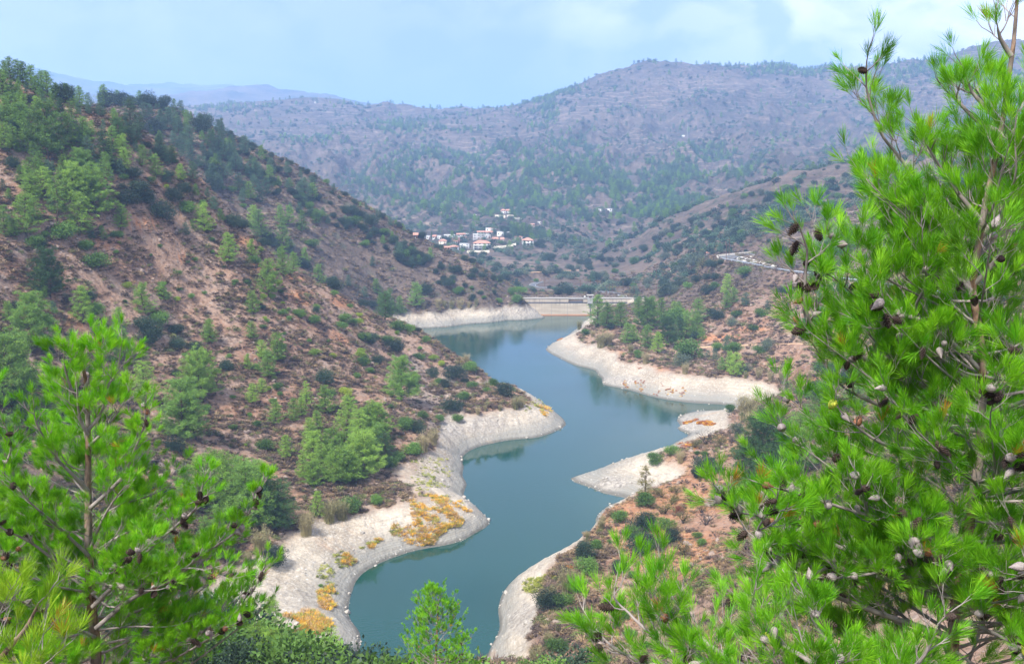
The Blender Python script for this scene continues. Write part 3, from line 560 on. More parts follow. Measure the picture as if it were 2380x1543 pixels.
# ---- village
WALLS = {'w': plain('white_wall', (.58, .575, .56), .85), 'c': plain('cream_wall', (.62, .55, .44), .85), 'g': plain('grey_block', (.34, .33, .33), .9, .1, .2, .5), 'b': plain('brick_wall', (.36, .20, .16), .9, .1, .2, .6)}
TILE = plain('roof_tile', (.42, .22, .165), .85, .15, .3, 1.2); FLATR = plain('flat_roof', (.55, .54, .52), .9); WIN = plain('window_dark', (.05, .06, .075), .3, .5); DOORM = plain('door_brown', (.16, .08, .05), .7)
VZ = lambda x, y: (x / 7.584 + 953, y / 7.584 + 476.5)
def house(x0, x1, yt, yb, wall, roof, lab, rz=0.0, st=1, d_=None, porch=False):
    (vx0, vt), (vx1, vb) = VZ(x0, yt), VZ(x1, yb); h = hit((vx0 + vx1) / 2, vb)
    if h is None: return
    p, d = h; W_ = (vx1 - vx0) / FV * d; H = (vb - vt) / FV * d; Dp = max(5.0, min(W_ * .8, 9.0)); az = math.atan2(p.x, p.y)
    root = empty('house', p + Vector((math.sin(az), math.cos(az), 0)) * Dp * .5, -az + rz); tag(root, lab, 'house', 'houses of the village across the dam')
    rh = min(2.4, H * .34) if roof != 'f' else 0.35; wh = H - rh; hw, hd = W_ / 2, Dp / 2
    link('wall', box_mesh('wall', (-hw, -hd, -4), (hw, hd, wh), WALLS[wall]), root); e = .45
    if roof == 'f': link('roof', box_mesh('roof', (-hw - .15, -hd - .15, wh), (hw + .15, hd + .15, wh + rh), FLATR), root)
    else:
        rx = hw - (hd if roof == 'h' else -e); rx = max(rx, .3); ee = hw + e
        V = [(-ee, -hd - e, wh), (ee, -hd - e, wh), (ee, hd + e, wh), (-ee, hd + e, wh), (-rx, 0, wh + rh), (rx, 0, wh + rh), (-ee, -hd - e, wh - .2), (ee, -hd - e, wh - .2), (ee, hd + e, wh - .2), (-ee, hd + e, wh - .2)]
        bm = bmesh.new(); vs = [bm.verts.new(v) for v in V]
        for f in ((0, 1, 5, 4), (2, 3, 4, 5), (1, 2, 5), (3, 0, 4), (6, 7, 1, 0), (7, 8, 2, 1), (8, 9, 3, 2), (9, 6, 0, 3), (9, 8, 7, 6)): bm.faces.new([vs[i] for i in f])
        me = bpy.data.meshes.new('roof'); bm.to_mesh(me); bm.free(); me.materials.append(TILE); link('roof', me, root)
    nst = max(1, st); nw = max(2, int(W_ / 3.2)); sh = wh / nst
    wm_ = box_mesh('window', (-.55, -.05, -.6), (.55, .05, .6), WIN); doors = 0
    for s in range(nst):
        for i in range(nw):
            x = -hw + W_ * (i + .5) / nw
            if s == 0 and i == nw // 2: o = link('door', box_mesh('door', (-.55, -.05, 0), (.55, .05, min(2.1, sh * .8)), DOORM), root); o.location = (x, -hd - .03, 0.02); continue
            o = link('window', wm_, root); o.location = (x, -hd - .03, sh * (s + .55)); o.scale = (1.2 if porch else 1, 1, min(1, sh / 2.6) * (1.3 if porch and s < 2 else 1))
    if porch:
        for s in range(nst - 1):
            link('balcony', box_mesh('balcony', (-hw - .2, -hd - 1.6, sh * (s + 1) - .12), (hw + .2, -hd - .003, sh * (s + 1) + .1), WALLS[wall]), root)
        for i in range(4): link('pillar', box_mesh('pillar', (-hw + W_ * i / 3 - .15, -hd - 1.55, -3), (-hw + W_ * i / 3 + .15, -hd - 1.25, sh * (nst - 1) - .12), WALLS[wall]), root)
for a in [(1120, 1415, 628, 792, 'w', 'h', 'largest house, three white storeys with balconies under a red hipped roof', 0, 3, None, True), (1978, 2170, 580, 715, 'w', 'h', 'white house with red hipped roof at the village right end', .1, 2, None, True), (1825, 1980, 540, 603, 'c', 'h', 'low cream house with long orange red roof right of the big tree', .1, 1),
 (1532, 1655, 470, 548, 'w', 'f', 'white flat roofed house on pillars right of the village centre', 0, 1), (1335, 1520, 412, 462, 'w', 'f', 'topmost white house of the village with broad flat roof', 0, 1), (1395, 1490, 402, 445, 'w', 'g', 'small red roofed upper storey atop the village', 0, 1), (1185, 1312, 458, 520, 'w', 'g', 'white house with red roof above the grey block building', 0, 1), (1108, 1318, 517, 600, 'g', 'f', 'unfinished grey concrete block building in mid village', 0, 2),
 (1327, 1450, 458, 525, 'w', 'g', 'red roofed white house right of the grey block building', 0, 1), (1322, 1420, 525, 585, 'g', 'f', 'small grey annex below the red roofed central house', 0, 1), (820, 968, 500, 560, 'w', 'g', 'white house with pale red roof left of the village centre', .1, 1), (600, 795, 528, 562, 'w', 'f', 'long low white flat roofed house at the village back left', 0, 1), (735, 880, 568, 640, 'b', 'f', 'pinkish brick house with flat roof left of centre', 0, 2),
 (512, 645, 604, 690, 'c', 'h', 'cream house with orange red hipped roof at the village left', -.1, 2), (690, 850, 710, 785, 'w', 'h', 'white house with red hipped roof lowest on the left', .15, 1), (600, 688, 730, 785, 'c', 'g', 'low red roofed outhouse beside the lowest left house', .2, 1), (880, 1040, 682, 760, 'w', 'f', 'white flat roofed villa left of the largest house', .1, 2), (396, 460, 530, 602, 'w', 'g', 'narrow white house with red roof by the cypress', 0, 1),
 (482, 550, 540, 602, 'w', 'f', 'small white house right of the cypress', 0, 1), (290, 355, 545, 602, 'w', 'f', 'white open carport shed left of the cypress', 0, 1), (65, 135, 495, 590, 'w', 'g', 'leftmost village house, red roof half hidden by the spur', 0, 1), (888, 985, 560, 600, 'w', 'g', 'low red roof right of the brick house', 0, 1), (765, 835, 618, 680, 'w', 'g', 'small red roofed house below the brick house', 0, 1),
 (1455, 1545, 570, 662, 'c', 'g', 'cream red roofed house right above the largest house', .2, 1), (1597, 1655, 575, 668, 'w', 'g', 'small white cottage with red roof among village trees', 0, 1), (1600, 1690, 73, 150, 'w', 'h', 'left half of the lone white house above the village, red roof', 0, 2), (1695, 1765, 78, 150, 'w', 'g', 'right half of the lone white house above the village', 0, 2), (972, 1045, 505, 548, 'w', 'f', 'white pergola house left of the grey block building', 0, 1),
 (3318, 3390, 70, 100, 'w', 'f', 'left white shed on the bare knoll right of the village', 0, 1), (3440, 3560, 66, 96, 'w', 'f', 'right white shed on the bare knoll right of the village', 0, 1), (2130, 2190, 330, 362, 'c', 'g', 'small orange roofed hut above the village pine wood', 0, 1), (2250, 2310, 296, 330, 'w', 'f', 'small white hut above the village pine wood', 0, 1),
 (4590, 4670, 1125, 1160, 'w', 'g', 'small red roofed shed in the green garden below the road', 0, 1), (5230, 5300, 830, 865, 'w', 'g', 'small white shed behind the bushes at the hairpin', 0, 1)]: house(*a)
def rwall(pts, h0, lab, m=None):
    P = []
    for x, y in pts:
        h = hit(*VZ(x, y))
        if h: P.append(h[0])
    if len(P) > 1:
        L_ = catmull(P, 1.5); d = math.hypot(L_[0].x, L_[0].y); hh = h0 / 7.584 / FV * d; tag(link('retaining_wall', ribbon('retaining_wall', L_, -.3, .3, hh, m or WALLS['c'], hh + 3)), lab, 'wall')
rwall([(1432, 765), (1560, 768), (1700, 755), (1865, 715)], 45, 'curved cream retaining wall right of the largest house'); rwall([(1002, 845), (1150, 842), (1290, 840), (1400, 838)], 40, 'straight cream retaining wall below the largest house')
rwall([(1500, 218), (1590, 220), (1680, 224)], 40, 'pale retaining wall left below the lone white house'); rwall([(1700, 222), (1820, 222)], 45, 'pale retaining wall right below the lone white house'); rwall([(1830, 240), (1990, 245)], 20, 'low white wall beside the village access road')
def car(x, y, lab, c=(.75, .75, .75)):
    h = hit(*VZ(x, y))
    if h is None: return
    p, d = h; root = empty('parked_car', p + Vector((0, 0, .05)), .1); tag(root, lab, 'car', 'cars parked by the village')
    prof = [(-2.1, .35), (-2.1, .85), (-1.3, .95), (-.8, 1.45), (.6, 1.45), (1.2, .95), (2.1, .85), (2.1, .35)]; bm = bmesh.new(); a = [bm.verts.new((x_, -.85, z_)) for x_, z_ in prof]; b = [bm.verts.new((x_, .85, z_)) for x_, z_ in prof]; n = len(prof)
    bm.faces.new(a); bm.faces.new(b[::-1]); [bm.faces.new([a[(i + 1) % n], a[i], b[i], b[(i + 1) % n]]) for i in range(n)]; bmesh.ops.recalc_face_normals(bm, faces=bm.faces); me = bpy.data.meshes.new('body'); bm.to_mesh(me); bm.free(); me.materials.append(plain('car_paint', c, .35, .5)); link('body', me, root)
    link('windows', box_mesh('windows', (-.95, -.87, .98), (.85, .87, 1.34), WIN), root)
    th = np.arange(12) / 12 * 6.283; V = np.concatenate([np.stack([np.cos(th) * .33, th * 0 - .1, np.sin(th) * .33 + .33], -1), np.stack([np.cos(th) * .33, th * 0 + .1, np.sin(th) * .33 + .33], -1)]); bm = bmesh.new(); vs = [bm.verts.new(v) for v in V]; bm.faces.new(vs[:12]); bm.faces.new(vs[12:][::-1]); [bm.faces.new([vs[i], vs[(i + 1) % 12], vs[12 + (i + 1) % 12], vs[12 + i]]) for i in range(12)]; wm_ = bpy.data.meshes.new('wheel'); bm.to_mesh(wm_); bm.free(); wm_.materials.append(WIN)
    for sx in (-1.3, 1.3):
        for sy in (-.8, .8): o = link('wheel', wm_, root); o.location = (sx, sy, 0)
car(1142, 186, 'white van parked on the track above the village'); car(2025, 578, 'white car parked beside the right village house'); car(1725, 492, 'white car parked under the village pines'); car(1890, 660, 'dark grey car by the curved retaining wall', (.08, .09, .1))
# masts on the ridges
def mast(x, yb, H, lab):
    h = hit(x, yb)
    if h is None: return
    p, d = h; root = empty('radio_mast', p); tag(root, lab, 'mast', 'radio masts on the mountain')
    link('cabin', box_mesh('cabin', (-4, -2, -2), (1.5, 2, 2.6), WALLS['w']), root); bm_ = []
    for a in (0, 2.09, 4.19): bm_.append(tube([(math.cos(a) * .9 + 6, math.sin(a) * .9, -1), (math.cos(a) * .25 + 6, math.sin(a) * .25, H)], [.16, .12], 4))
    for k in range(8): z = H * k / 8; q = .9 - .65 * k / 8; bm_.append(tube([(6 + q, 0, z), (6 - q, .3, z + H / 9)], [.07, .07], 4))
    link('lattice', mesh_np('lattice', *merge(bm_), LGREY), root)
def tube(P, Rr, k=6):
    P = np.asarray(P, float); Rr = np.asarray(Rr, float); n = len(P); T = unit(np.gradient(P, axis=0)); ref = np.array([0.31, 0.95, 0.05]); a = unit(np.cross(T, ref)); b = np.cross(T, a); th = np.arange(k) / k * 2 * np.pi
    V = (P[:, None] + Rr[:, None, None] * (np.cos(th)[None, :, None] * a[:, None] + np.sin(th)[None, :, None] * b[:, None])).reshape(-1, 3); i = np.arange(n - 1)[:, None] * k; j = np.arange(k)[None]; j2 = (j + 1) % k
    return V, np.stack([i + j, i + j2, i + k + j2, i + k + j], -1).reshape(-1, 4)
def merge(parts):
    Vs, Fs, o = [], [], 0
    for V, F in parts: Vs.append(V); Fs.append(F + o); o += len(V)
    return np.concatenate(Vs), np.concatenate(Fs)
mast(735, 240, 22, 'white cabins and thin mast on the far left skyline ridge'); mast(1590, 318, 24, 'lattice mast with white cabin halfway up the big mountain')
# ---------------------------------------------------------------- plant builders (unit height 1, base at the origin)
rng = np.random.default_rng(7)
def unit(v): return v / np.maximum(np.linalg.norm(v, axis=-1, keepdims=True), 1e-9)
def blades(C, Dr, ln, wd, r=None):
    """one pointed leaf blade (a narrow kite of 2 triangles) per centre, pointing along Dr"""
    r = r or rng; n = len(C); Dr = unit(Dr); s = unit(np.cross(Dr, r.normal(size=(n, 3)))) * (np.broadcast_to(np.asarray(wd, float), (n,))[:, None] * 0.5)
    ln = np.broadcast_to(np.asarray(ln, float), (n,))[:, None]
    V = np.stack([C, C + Dr * ln * 0.5 + s, C + Dr * ln, C + Dr * ln * 0.5 - s], 1).reshape(-1, 3)
    F = (np.arange(n) * 4)[:, None] + np.array([0, 1, 2, 3]); return V, F
def tube(P, Rr, k=6):
    """tapered tube along points P with radii Rr -> V, F(quads)"""
    P = np.asarray(P, float); Rr = np.asarray(Rr, float); n = len(P); T = unit(np.gradient(P, axis=0))
    ref = np.array([0.31, 0.95, 0.05]) if abs(T[0][2]) > 0.8 else np.array([0, 0, 1.0])
    a = unit(np.cross(T, ref)); b = np.cross(T, a); th = np.arange(k) / k * 2 * np.pi
    V = (P[:, None] + Rr[:, None, None] * (np.cos(th)[None, :, None] * a[:, None] + np.sin(th)[None, :, None] * b[:, None])).reshape(-1, 3)
    i = np.arange(n - 1)[:, None] * k; j = np.arange(k)[None]; j2 = (j + 1) % k
    F = np.stack([i + j, i + j2, i + k + j2, i + k + j], -1).reshape(-1, 4); return V, F
def merge(parts):
    Vs, Fs, o = [], [], 0
    for V, F in parts: Vs.append(V); Fs.append(F + o); o += len(V)
    return np.concatenate(Vs), np.concatenate(Fs)
def pine_unit(seed, width=0.27, power=0.75, first=0.10, levels=17, nb=(4, 6), clump=0.042, tris=42, up=0.5, sparse=0.0, top=0.03, lean=0.03):
    r = np.random.default_rng(seed)
    h = np.linspace(0, 1, 12); lx, ly = r.normal(size=2) * lean
    TP = np.stack([lx * np.sin(h * 3) + r.normal(size=12) * 0.003, ly * np.sin(h * 2.5), h * 0.985], -1)
    trunk = [tube(TP, 0.017 * (1 - h) ** 0.8 + 0.0022, 6)]; leaf = []
    for i in range(levels):
        hh = first + (0.965 - first) * ((i + r.uniform(-0.3, 0.3)) / levels); hh = min(max(hh, 0.04), 0.985)
        c0 = np.array([np.interp(hh, h, TP[:, 0]), np.interp(hh, h, TP[:, 1]), hh * 0.985]); a0 = r.uniform(0, 6.28); n = r.integers(*nb)
        for b in range(n):
            if r.random() < sparse: continue
            a = a0 + 6.283 * b / n + r.normal() * 0.3
            Ln = (width * (1 - hh) ** power * min(1, 0.55 + hh * 2.2) + top) * r.uniform(0.65, 1.2)
            el = up * (0.15 + hh) + r.normal() * 0.12
            d = np.array([math.cos(a) * math.cos(el), math.sin(a) * math.cos(el), math.sin(el)])
            tt = np.linspace(0, 1, 5)[:, None]; P = c0 + d * Ln * tt + np.array([0, 0, 0.10 * Ln]) * (tt ** 2) * 2
            trunk.append(tube(P, 0.0055 * (1 - tt[:, 0]) * (1 - hh * 0.6) + 0.0012, 4))
            m = max(2, int(Ln / 0.035))
            for q in range(m):
                t = 0.30 + 0.72 * (q + r.random()) / m
                cc = c0 + d * Ln * t + np.array([0, 0, 0.2 * Ln * t * t]) + r.normal(size=3) * np.array([1, 1, 0.55]) * 0.022 * (1 + Ln * 2)
                k = int(tris * r.uniform(0.7, 1.2)); dirs = unit(r.normal(size=(k, 3)) + np.array([0, 0, 0.75]) + d * 0.5)
                cs = cc + r.normal(size=(k, 3)) * np.array([1, 1, 0.6]) * clump * 0.42
                leaf.append(blades(cs, dirs, r.uniform(0.5, 1.1, k) * clump * 0.95, clump * 0.13, r))
    return merge(trunk), merge(leaf)
def bush_unit(seed, lobes=8, n=3600, leafs=0.055, flat=0.8, wide=0.55, airy=0.0, stem=False):
    r = np.random.default_rng(seed); L = []; tr = []
    for i in range(lobes):
        a = r.uniform(0, 6.28); q = math.sqrt(r.random()) * wide * 0.62; R0 = r.uniform(0.24, 0.40)
        z = r.uniform(R0 * 0.75, max(R0 * 0.8, 1 - R0) * (1 - 0.5 * (q / wide) ** 2)); L.append((q * math.cos(a), q * math.sin(a), z, R0))
    L.append((0, 0, 0.62, 0.38)); k = n // len(L); leaf = []
    for (x, y, z, R0) in L:
        d = unit(r.normal(size=(k, 3))); rad = R0 * (1 + 0.22 * np.sin(d[:, 0] * 9 + x * 20) * np.sin(d[:, 1] * 8 + 2) * np.sin(d[:, 2] * 9 + y * 9)) * r.uniform(0.62 - airy * 0.5, 1.05, k)
        C = np.array([x, y, z]) + d * rad[:, None] * np.array([1.05, 1.05, flat]); C[:, 2] = np.abs(C[:, 2])
        dd = unit(d + r.normal(size=(k, 3)) * 0.8); leaf.append(blades(C, dd, r.uniform(0.6, 1.2, k) * leafs, leafs * 0.55, r))
        if stem:
            tt = np.linspace(0, 1, 6)[:, None]; P = np.array([0.02 * x, 0.02 * y, 0]) * (1 - tt) + np.array([x, y, z * 0.95]) * tt + np.array([0, 0, 0.10]) * np.sin(tt * 3.1) + r.normal(size=(6, 3)) * 0.012
            tr.append(tube(P, 0.022 * (1 - tt[:, 0] * 0.8), 5))
            for _ in range(5):
                e = P[r.integers(2, 6)]; g = unit(r.normal(size=3) + [0, 0, 0.6]) * R0 * 0.8; tr.append(tube([e, e + g * 0.5 + r.normal(size=3) * 0.02, e + g], [0.009, 0.006, 0.003], 4))
    return (merge(tr) if tr else None), merge(leaf)
def reed_unit(seed, n=230):
    r = np.random.default_rng(seed); P = []; nb = 5
    for i in range(n):
        a = r.uniform(0, 6.28); q = r.random() ** 0.7 * 0.28; b = np.array([q * math.cos(a), q * math.sin(a), 0]); h = r.uniform(0.45, 1.0)
        lean = unit(np.array([math.cos(a + r.normal() * 0.7), math.sin(a + r.normal() * 0.7), 0])) * r.uniform(0.05, 0.5) * h; t = np.linspace(0, 1, nb)[:, None]
        C = b + np.array([0, 0, h]) * (t - 0.22 * t * t * (np.linalg.norm(lean) * 2)) + lean * t * t
        s = unit(np.cross(lean, [0, 0, 1.0]))[None] * (0.010 * (1 - t * 0.85)) * r.uniform(0.7, 1.5)
        V = np.concatenate([C - s, C + s]); k = np.arange(nb - 1)[:, None]; F = np.concatenate([k, k + 1, k + 1 + nb, k + nb], 1); P.append((V, F))
        if r.random() < 0.8:
            m = 4; cs = C[-1 - r.integers(0, 3, m)]; P.append(blades(cs, unit(r.normal(size=(m, 3)) * [1, 1, .4] + [0, 0, .6]), r.uniform(.08, .2, m), .014, r))
    return None, merge(P)
def twig_unit(seed, n=9, depth=3, spread=0.6):
    r = np.random.default_rng(seed); P = []
    def grow(p, d, l, rad, k):
        q = p + d * l * 0.5 + r.normal(size=3) * l * 0.06; e = q + unit(d + r.normal(size=3) * 0.25) * l * 0.5; P.append(tube([p, q, e], [rad, rad * 0.8, rad * 0.55], 4))
        if k > 0:
            for _ in range(r.integers(2, 4)): grow(e if r.random() < .6 else q, unit(d + r.normal(size=3) * 0.65 + [0, 0, .12]), l * 0.62, rad * 0.55, k - 1)
    for i in range(n):
        a = 6.283 * i / n; grow(np.array([0, 0, 0.0]), unit(np.array([math.cos(a) * spread, math.sin(a) * spread, 1])), 0.42, 0.016, depth)
    return merge(P), None
def tuft_unit(seed, n=90, ln=0.9, wd=0.09, wide=0.7):
    r = np.random.default_rng(seed); a = r.uniform(0, 6.28, n); q = r.random(n) ** 0.6 * 0.35
    C = np.stack([q * np.cos(a), q * np.sin(a), np.zeros(n)], -1); d = np.stack([np.cos(a) * wide * r.uniform(.1, 1.3, n), np.sin(a) * wide * r.uniform(.1, 1.3, n), np.ones(n) * .8], -1)
    return None, blades(C, d, r.uniform(0.5, 1, n) * ln, wd, r)
def rock_unit(seed):
    r = np.random.default_rng(seed); bm = bmesh.new(); bmesh.ops.create_icosphere(bm, subdivisions=2, radius=0.5)
    pl = [(unit(r.normal(size=3)), r.uniform(0.28, 0.46)) for _ in range(9)]; sc_ = r.uniform(0.7, 1.3, 3)
    for v in bm.verts:
        p = np.array(v.co)
        for nn, dd in pl:
            k = p @ nn
            if k > dd: p = p - nn * (k - dd)
        v.co = p * sc_ + r.normal(size=3) * 0.012
    me = bpy.data.meshes.new('rock'); bm.to_mesh(me); bm.free(); return me
# materials
BARK = plain('bark', (0.105, 0.075, 0.058), 0.95, 0.1, 0.35, 3.0)
BARKD = plain('bark_dark', (0.05, 0.042, 0.038), 0.95, 0.1, 0.3, 3.0)
LM = {
 'P': leaf_mat('pine_green', (0.130, 0.240, 0.045), alt=(0.180, 0.315, 0.055)),
 'L': leaf_mat('pine_light', (0.185, 0.330, 0.050), alt=(0.270, 0.410, 0.060)),
 'D': leaf_mat('pine_deep', (0.055, 0.120, 0.035), alt=(0.075, 0.150, 0.042)),
 'G': leaf_mat('pine_haze_grey', (0.070, 0.135, 0.080), alt=(0.100, 0.170, 0.095)),  # bluish grey: distance haze put into the leaf colour
 'O': leaf_mat('oak_leaf', (0.024, 0.046, 0.028), alt=(0.036, 0.066, 0.036), trans=0.1),
 'S': leaf_mat('green_shrub', (0.070, 0.145, 0.030), alt=(0.130, 0.240, 0.040)),
 'Y': leaf_mat('bright_shrub', (0.190, 0.310, 0.030), alt=(0.300, 0.350, 0.030)),
 'V': leaf_mat('olive_leaf', (0.100, 0.135, 0.088), alt=(0.140, 0.175, 0.110)),
 'A': leaf_mat('almond_leaf', (0.190, 0.190, 0.052), alt=(0.270, 0.210, 0.075)),
 'R': leaf_mat('reed', (0.260, 0.250, 0.115), alt=(0.340, 0.270, 0.160), trans=0.15),
 'Q': leaf_mat('red_shrub', (0.230, 0.085, 0.050), alt=(0.250, 0.110, 0.060)),
}
DEADM = plain('dead_twig', (0.060, 0.050, 0.047), 0.9, 0.1)
def unit_meshes(name, gen, seeds, barkmat=BARK, **kw):
    o = []
    for s_ in seeds:
        w_, l_ = gen(s_, **kw)
        o.append((mesh_np(name + '_wood', *w_, barkmat, True) if w_ else None, mesh_np(name + '_leaf', *l_, LM['P']) if l_ else None))
    return o
PROTO = {
 'cone': unit_meshes('pine', pine_unit, (1, 2, 3), width=0.30, tris=34, clump=0.040),
 'wide': unit_meshes('wide_pine', pine_unit, (11, 12, 13), width=0.40, power=0.55, levels=15, nb=(4, 7), first=0.12, clump=0.044, tris=46, top=0.05),
 'thin': unit_meshes('thin_pine', pine_unit, (21, 22), width=0.21, power=0.7, levels=14, nb=(3, 5), tris=30, sparse=0.15, first=0.16),
 'oak': unit_meshes('oak', bush_unit, (31, 32, 33, 34), barkmat=BARKD, lobes=9, n=4200),
 'shrub': unit_meshes('shrub', bush_unit, (41, 42, 43), lobes=7, n=2400, leafs=0.075, wide=0.6, airy=0.5),
 'olive': unit_meshes('olive', bush_unit, (51, 52), barkmat=BARKD, lobes=7, n=2600, leafs=0.06, airy=0.5, stem=True, wide=0.6),
 'almond': unit_meshes('almond', bush_unit, (61, 62, 63), barkmat=BARKD, lobes=7, n=800, leafs=0.05, airy=0.9, stem=True, wide=0.6),
 'reed': unit_meshes('reed', reed_unit, (71, 72, 73)),
}
PROTO['cypress'] = unit_meshes('cypress', pine_unit, (91, 92), width=0.09, power=0.35, levels=20, nb=(4, 6), first=0.05, clump=0.045, tris=40, up=1.1, top=0.02)
dw = []
for s_ in (81, 82): w_, _ = twig_unit(s_); dw.append((mesh_np('dead_wood', *w_, DEADM), None))
PROTO['dead'] = dw
